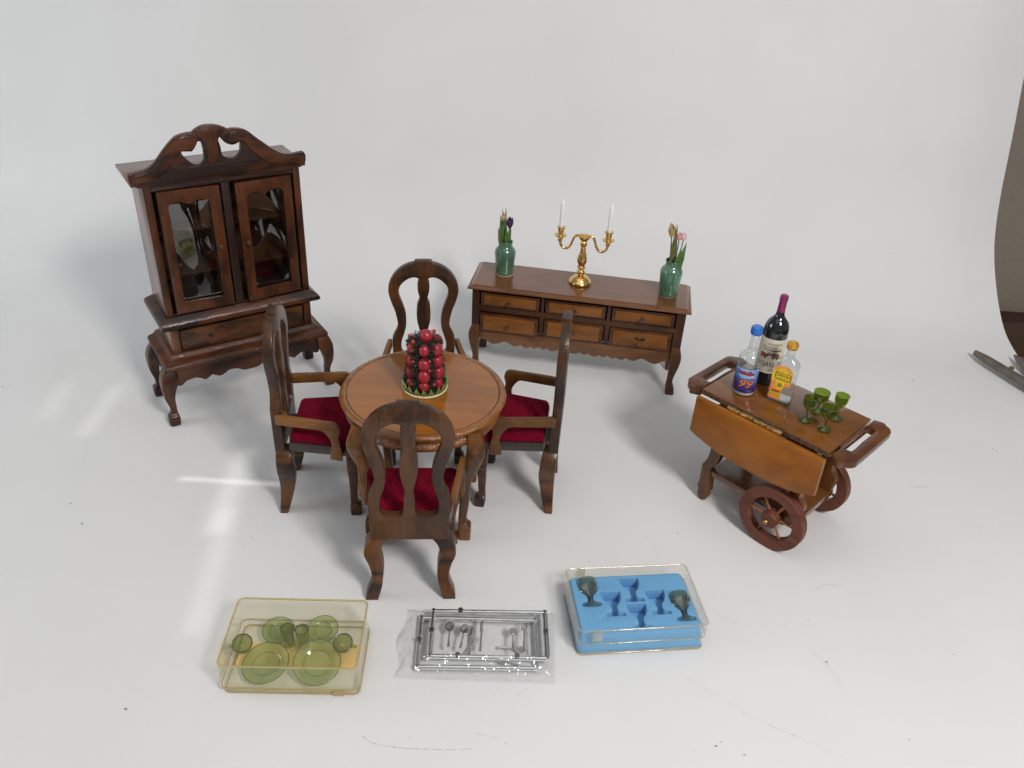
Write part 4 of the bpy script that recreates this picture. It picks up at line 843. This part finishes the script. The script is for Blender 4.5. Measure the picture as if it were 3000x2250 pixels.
# contents of the yellowed box
cardm = plain('yellow_card', (.80, .56, .22), rough=.8, noise=.1, nscale=20)
cd = build('paper_strip', box(-.232, .212, -.042, .068, .0072, .0095, .0005), cardm); cd.matrix_world = LM; tag(cd, 'yellow-orange paper strip across the floor of the yellowed box', 'paper')
green = film('green_translucent_plastic', (.82, .87, .64), rough=.06, ior=1.45, body=.14, bodycol=(.42, .50, .22)); green_rim = film('green_plastic_edge', (.22, .28, .12), rough=.06, ior=1.45, body=.6, bodycol=(.05, .075, .025))
cup_m = film('dark_green_translucent_plastic', (.78, .84, .56), rough=.05, ior=1.5, body=.2, bodycol=(.22, .28, .09))
def plate(loc, r_, tilt, az, lab):
    t = thing('plate', lab, 'plate', (0, 0, 0), 0, 'green plates in the yellowed box')
    build('dish', lathe([(.001, .004), (r_ * .50, .004), (r_ * .56, .006), (r_ * .62, .010), (r_ * .98, .014), (r_, .0145), (r_, .011), (r_ * .64, .0065), (r_ * .56, .002), (r_ * .50, 0), (.001, 0)], 56, cap=False), green, t, 50)
    build('edge', tube([(r_ * math.cos(2 * math.pi * k / 56), r_ * math.sin(2 * math.pi * k / 56), .0128) for k in range(58)], .0016, 6, cap=False), green_rim, t, 80)
    build('well_ring', tube([(r_ * .57 * math.cos(2 * math.pi * k / 48), r_ * .57 * math.sin(2 * math.pi * k / 48), .0045) for k in range(50)], .0011, 6, cap=False), green_rim, t, 80)
    t.matrix_world = LM @ Matrix.Translation(loc) @ Matrix.Rotation(az, 4, 'Z') @ Matrix.Rotation(tilt, 4, 'X') @ Matrix.Rotation(-az, 4, 'Z')
    return t
plate((-.112, -.056, .034), .086, R(10), R(-35), 'large green plate at the front left of the yellowed box')
plate((.078, -.060, .050), .086, R(19), R(8), 'large green plate at the front right of the yellowed box')
plate((-.100, .098, .034), .060, R(6), R(20), 'small green saucer at the back left, behind the tumblers')
plate((.070, .108, .036), .058, R(12), R(-10), 'small green saucer at the back right, behind the tumblers')
def cup(x, y, side, lab):
    t = thing('cup', lab, 'cup', (0, 0, 0), 0, 'green cups in the yellowed box')
    build('bowl', lathe([(.001, .0), (.018, .0), (.020, .004), (.028, .014), (.033, .028), (.0355, .044), (.0365, .052), (.0335, .052), (.032, .044), (.029, .028), (.024, .016), (.017, .007), (.001, .006)], 36, cap=False), cup_m, t, 50)
    build('edge', tube([(.035 * math.cos(2 * math.pi * k / 40), .035 * math.sin(2 * math.pi * k / 40), .052) for k in range(42)], .0028, 6, cap=False), green_rim, t, 80)
    hp = sm([(.033, .040), (.044, .042), (.050, .032), (.045, .020), (.030, .017)], 4, False)
    build('handle', tube([(side * px, 0, pz) for px, pz in hp], .0035, 8), cup_m, t, 80)
    t.matrix_world = LM @ Matrix.Translation((x, y, .048)) @ Matrix.Rotation(R(-8 * side), 4, 'Z') @ Matrix.Rotation(R(20), 4, 'X'); return t
cup(-.206, .004, -1, 'green cup with its handle to the left, at the left end of the box'); cup(.168, .016, 1, 'green cup with its handle to the right, at the right end of the box')
def tumbler(x, y, lab):
    t = thing('tumbler', lab, 'tumbler', (0, 0, 0), 0, 'green tumblers in the yellowed box')
    build('body', lathe([(.001, .0), (.0215, .0), (.0225, .004), (.0255, .097), (.0225, .097), (.0195, .010), (.001, .008)], 32, cap=False), cup_m, t, 50)
    build('edge', tube([(.024 * math.cos(2 * math.pi * k / 32), .024 * math.sin(2 * math.pi * k / 32), .097) for k in range(34)], .0024, 6, cap=False), green_rim, t, 80)
    t.matrix_world = LM @ Matrix.Translation((x, y, .034)) @ Matrix.Rotation(R(6), 4, 'X'); return t
tumbler(-.046, .042, 'left one of two green tumblers standing together between the plates'); tumbler(.010, .038, 'right one of two green tumblers standing together between the plates')
# blue foam insert and its goblets
foam_m = plain('blue_foam', (.15, .40, .70), rough=.75, noise=.05, nscale=120, bump=.08)
half = [(.0, .064), (.040, .064, 1), (.037, .035), (.028, .010), (.013, -.010), (.0105, -.024), (.011, -.036), (.018, -.043), (.034, -.046), (.038, -.052), (.038, -.064, 1), (.0, -.064)]
gobo = sm(half + [(-p[0], *p[1:]) for p in half[-2:0:-1]], 3)
spots = [(-.172, .058), (-.085, .0), (.008, .070), (.006, -.070), (.099, -.002), (.190, -.040)]
F_ = thing('foam_insert', 'bright blue foam insert with goblet-shaped recesses inside the clear box', 'foam insert', (0, 0, 0))
outer = [(x + .0, y + .008) for x, y in rrect(.476, .286, .02)]
def taper(vf): return [(x * (1 + .06 * (.105 - z) / .1), y - (.022 if y < 0 else -.004) * (.105 - z) / .1 * min(1, abs(y) / .1), z) for x, y, z in vf[0]], vf[1]
build('foam_sheet', taper(outline([outer] + [[(x + sx, y + sy) for x, y in gobo] for sx, sy in spots], .048, .105, 'xy', .005)), foam_m, F_)
build('foam_bottom', taper(outline([[(x, y) for x, y in outer]], .0075, .0478, 'xy', .003)), foam_m, F_); F_.matrix_world = RM
dk_gob = film('smoky_green_resin', (.66, .74, .66), rough=.1, ior=2.2, body=.14, bodycol=(.10, .14, .10))
for (sx, sy), lb in ((spots[0], 'smoky green goblet lying in the left recess of the blue foam'), (spots[5], 'smoky green goblet lying in the right recess of the blue foam')):
    o = build('goblet', goblet_mesh(.136, .041, 8, .070), dk_gob, None, 30)
    o.matrix_world = RM @ Matrix.Translation((sx, sy - .072, .1065)) @ Matrix.Rotation(R(-90), 4, 'X') @ Matrix.Diagonal((1, .85, 1, 1)); tag(o, lb, 'goblet', 'goblets in the blue foam')

# ------------------------------------------------------------------ chrome cutlery on sprues, in a clear bag
def spoon(L_, bw=.0155, bl=.021):
    g = G(); rings = []
    for i in range(11):
        s = i / 10; y = (1 - 2 * s) * bl; w_ = bw * math.sqrt(max(0, 1 - (1 - 2 * s) ** 2)) * (1 + .12 * (.5 - s)) + .0004
        rings.append([(w_ * math.cos(a), y, .0030 * math.sin(a) - .004 * (1 - ((1 - 2 * s) ** 2)) * (1 if math.sin(a) > 0 else .55) * (1 - math.cos(a) ** 2)) for a in [2 * math.pi * k / 12 for k in range(12)]])
    g.add(loft(rings)); g.add(tube([(0, -bl, .000), (0, -bl - L_ * .3, .003), (0, -bl - L_ * .7, .002), (0, -bl - L_, 0)], [.0042, .0034, .0052, .0068], 8)); return g
def fork(L_):
    g = G()
    for k in range(4): g.add(tube([((k - 1.5) * .0058, .022, .001), ((k - 1.5) * .0058, -.004, 0)], .0016, 6))
    g.add(box(-.0112, .0112, -.014, -.003, -.0015, .0015, .001)); g.add(tube([(0, -.012, 0), (0, -.012 - L_ * .4, .002), (0, -.012 - L_, 0)], [.004, .0028, .0052], 8)); return g
def knife(L_):
    g = G(); g.add(outline([sm([(-.0055, .0, 1), (-.0055, .045), (.0, .056), (.0055, .050), (.0055, .0, 1)], 3)], -.0014, .0014, 'xy', .0005)); g.add(tube([(0, .002, 0), (0, -L_ * .4, 0), (0, -L_, 0)], [.0040, .0036, .0052], 8)); return g
def sprue(corners, z, r_, items, nubs, lab):
    t = thing('cutlery_sprue', lab, 'cutlery', (0, 0, 0), 0, 'chrome cutlery frames')
    C_ = [Vector((x, y, z)) for x, y in corners]
    for i in range(4):
        a, b = C_[i], C_[(i + 1) % 4]; d = (b - a).normalized() * r_ * .9
        build('runner', tube([a - d, b + d], r_, 10), chrome, t, 60)
    for kind, x, y, ang, s in items:
        mesh = {'spoon': spoon(.075, .0185, .028), 'teaspoon': spoon(.065, .016, .023), 'fork': fork(.09), 'knife': knife(.085)}[kind]
        o = build(kind, mesh, chrome, t, 60); o.location = (x, y, z + .001); o.rotation_euler = (0, 0, ang); o.scale = (s, s, s)
    for x, y in nubs: build('sprue_stub', lathe([(.001, 0), (.0085, 0), (.0095, .002), (.0095, .014), (.008, .016), (.001, .0163)], 14, c=(x, y, z + .004)), nub_dk, t)
    return t
sprue([(-.256, 2.325), (.188, 2.352), (.198, 2.126), (-.247, 2.104)], .052, .0105,
      [('spoon', -.184, 2.252, .03, 1), ('spoon', -.126, 2.244, -.10, .95), ('knife', -.060, 2.235, .02, 1.05), ('teaspoon', .064, 2.245, .02, 1), ('fork', .107, 2.270, .0, 1.1), ('knife', .146, 2.245, .02, 1.1)],
      [(-.150, 2.330), (-.254, 2.222), (.190, 2.248), (-.142, 2.109), (.082, 2.120)], 'upper chrome frame of doll cutlery with a row of spoons and knives')
sprue([(-.303, 2.318), (.150, 2.338), (.160, 2.104), (-.292, 2.078)], .0190, .0100,
      [('knife', -.098, 2.235, -.02, 1.1), ('fork', -.085, 2.215, -.45, 1.0), ('teaspoon', .098, 2.188, -1.62, 1.0), ('spoon', .03, 2.13, 1.3, .8)],
      [(-.299, 2.200)], 'lower chrome frame of doll cutlery peeking out left beneath the upper one')
def bag():
    v = []; f = []; NX, NY = 90, 52
    rnd = random.Random(3); ph = [(rnd.uniform(10, 60), rnd.uniform(10, 60), rnd.uniform(0, 6.3), rnd.uniform(.3, 1)) for _ in range(14)]
    for j in range(NY + 1):
        for i in range(NX + 1):
            s, q = i / NX, j / NY; x = -.375 + .605 * s; y = 2.035 + .335 * q + .02 * s
            e = min(s, 1 - s, q * .8, (1 - q) * .8) * 7; hgt = .004 + .074 * min(1, max(0, e)) ** .7 * (.55 + .45 * min(1, s * 3.2))
            cr = sum(a * abs(math.sin(kx * x + ky * y + p)) for kx, ky, p, a in ph) / 14
            v.append((x + .012 * math.sin(q * 9) * (1 - min(1, s * 6)), y, max(.0025, hgt * (.86 + .22 * cr) + .008 * (cr - .4) * (1 if e < 1 else .35))))
    for j in range(NY):
        for i in range(NX): a = j * (NX + 1) + i; f.append((a, a + 1, a + NX + 2, a + NX + 1))
    o = build('plastic_bag', (v, f), film('crinkled_clear_film', (.975, .98, .975), rough=.06, ior=1.6, body=.03, bodycol=(.8, .8, .8), bump=.8, bscale=22), None, 180, recalc=False)
    return tag(o, 'crinkled clear plastic bag covering the chrome cutlery frames', 'bag')
bag()

# ------------------------------------------------------------------ metal tool at the right edge
TL = thing('pliers', 'dull grey metal pincers lying open at the right edge of the paper', 'tool', (3.30, 4.30, 0))
def jaw(p0, p1, w0, w1, h0, h1, pt):
    p0, p1 = Vector(p0), Vector(p1); d = (p1 - p0).normalized(); s = Vector((0, 0, 1)).cross(d).normalized(); rings = []
    for k in range(9):
        q = k / 8; c = p0.lerp(p1, q); w_ = (w0 + (w1 - w0) * q); h_ = h0 + (h1 - h0) * q
        if k == 0: w_ *= .15 if pt else .5; h_ *= .4 if pt else .8
        if k == 1 and pt: w_ *= .7
        rings.append([tuple(c + s * (w_ * a) + Vector((0, 0, h_ * b))) for a, b in ((1, .6), (.8, 1), (-.8, 1), (-1, .6), (-1, -.6), (-.8, -1), (.8, -1), (1, -.6))])
    return loft(rings)
O_ = Vector((3.30, 4.30, 0)); rl = lambda x, y, z: tuple(Vector((x, y, z)) - O_)
build('jaw', jaw(rl(2.995, 4.80, .055), rl(3.24, 4.22, .055), .020, .030, .020, .024, False), steel, TL)
build('jaw', jaw(rl(3.255, 4.80, .050), rl(3.29, 4.30, .055), .020, .034, .020, .024, True), steel, TL)
build('pivot', lathe([(.001, -.03), (.045, -.03), (.048, -.02), (.048, .03), (.04, .036), (.001, .037)], 20, c=(-.03, -.04, .055)), steel, TL)
build('burr', sphere(tuple(Vector(rl(3.128, 4.585, .074))), .016, 10, 7, .8), plain('olive_grime', (.12, .11, .03), rough=.8), TL)
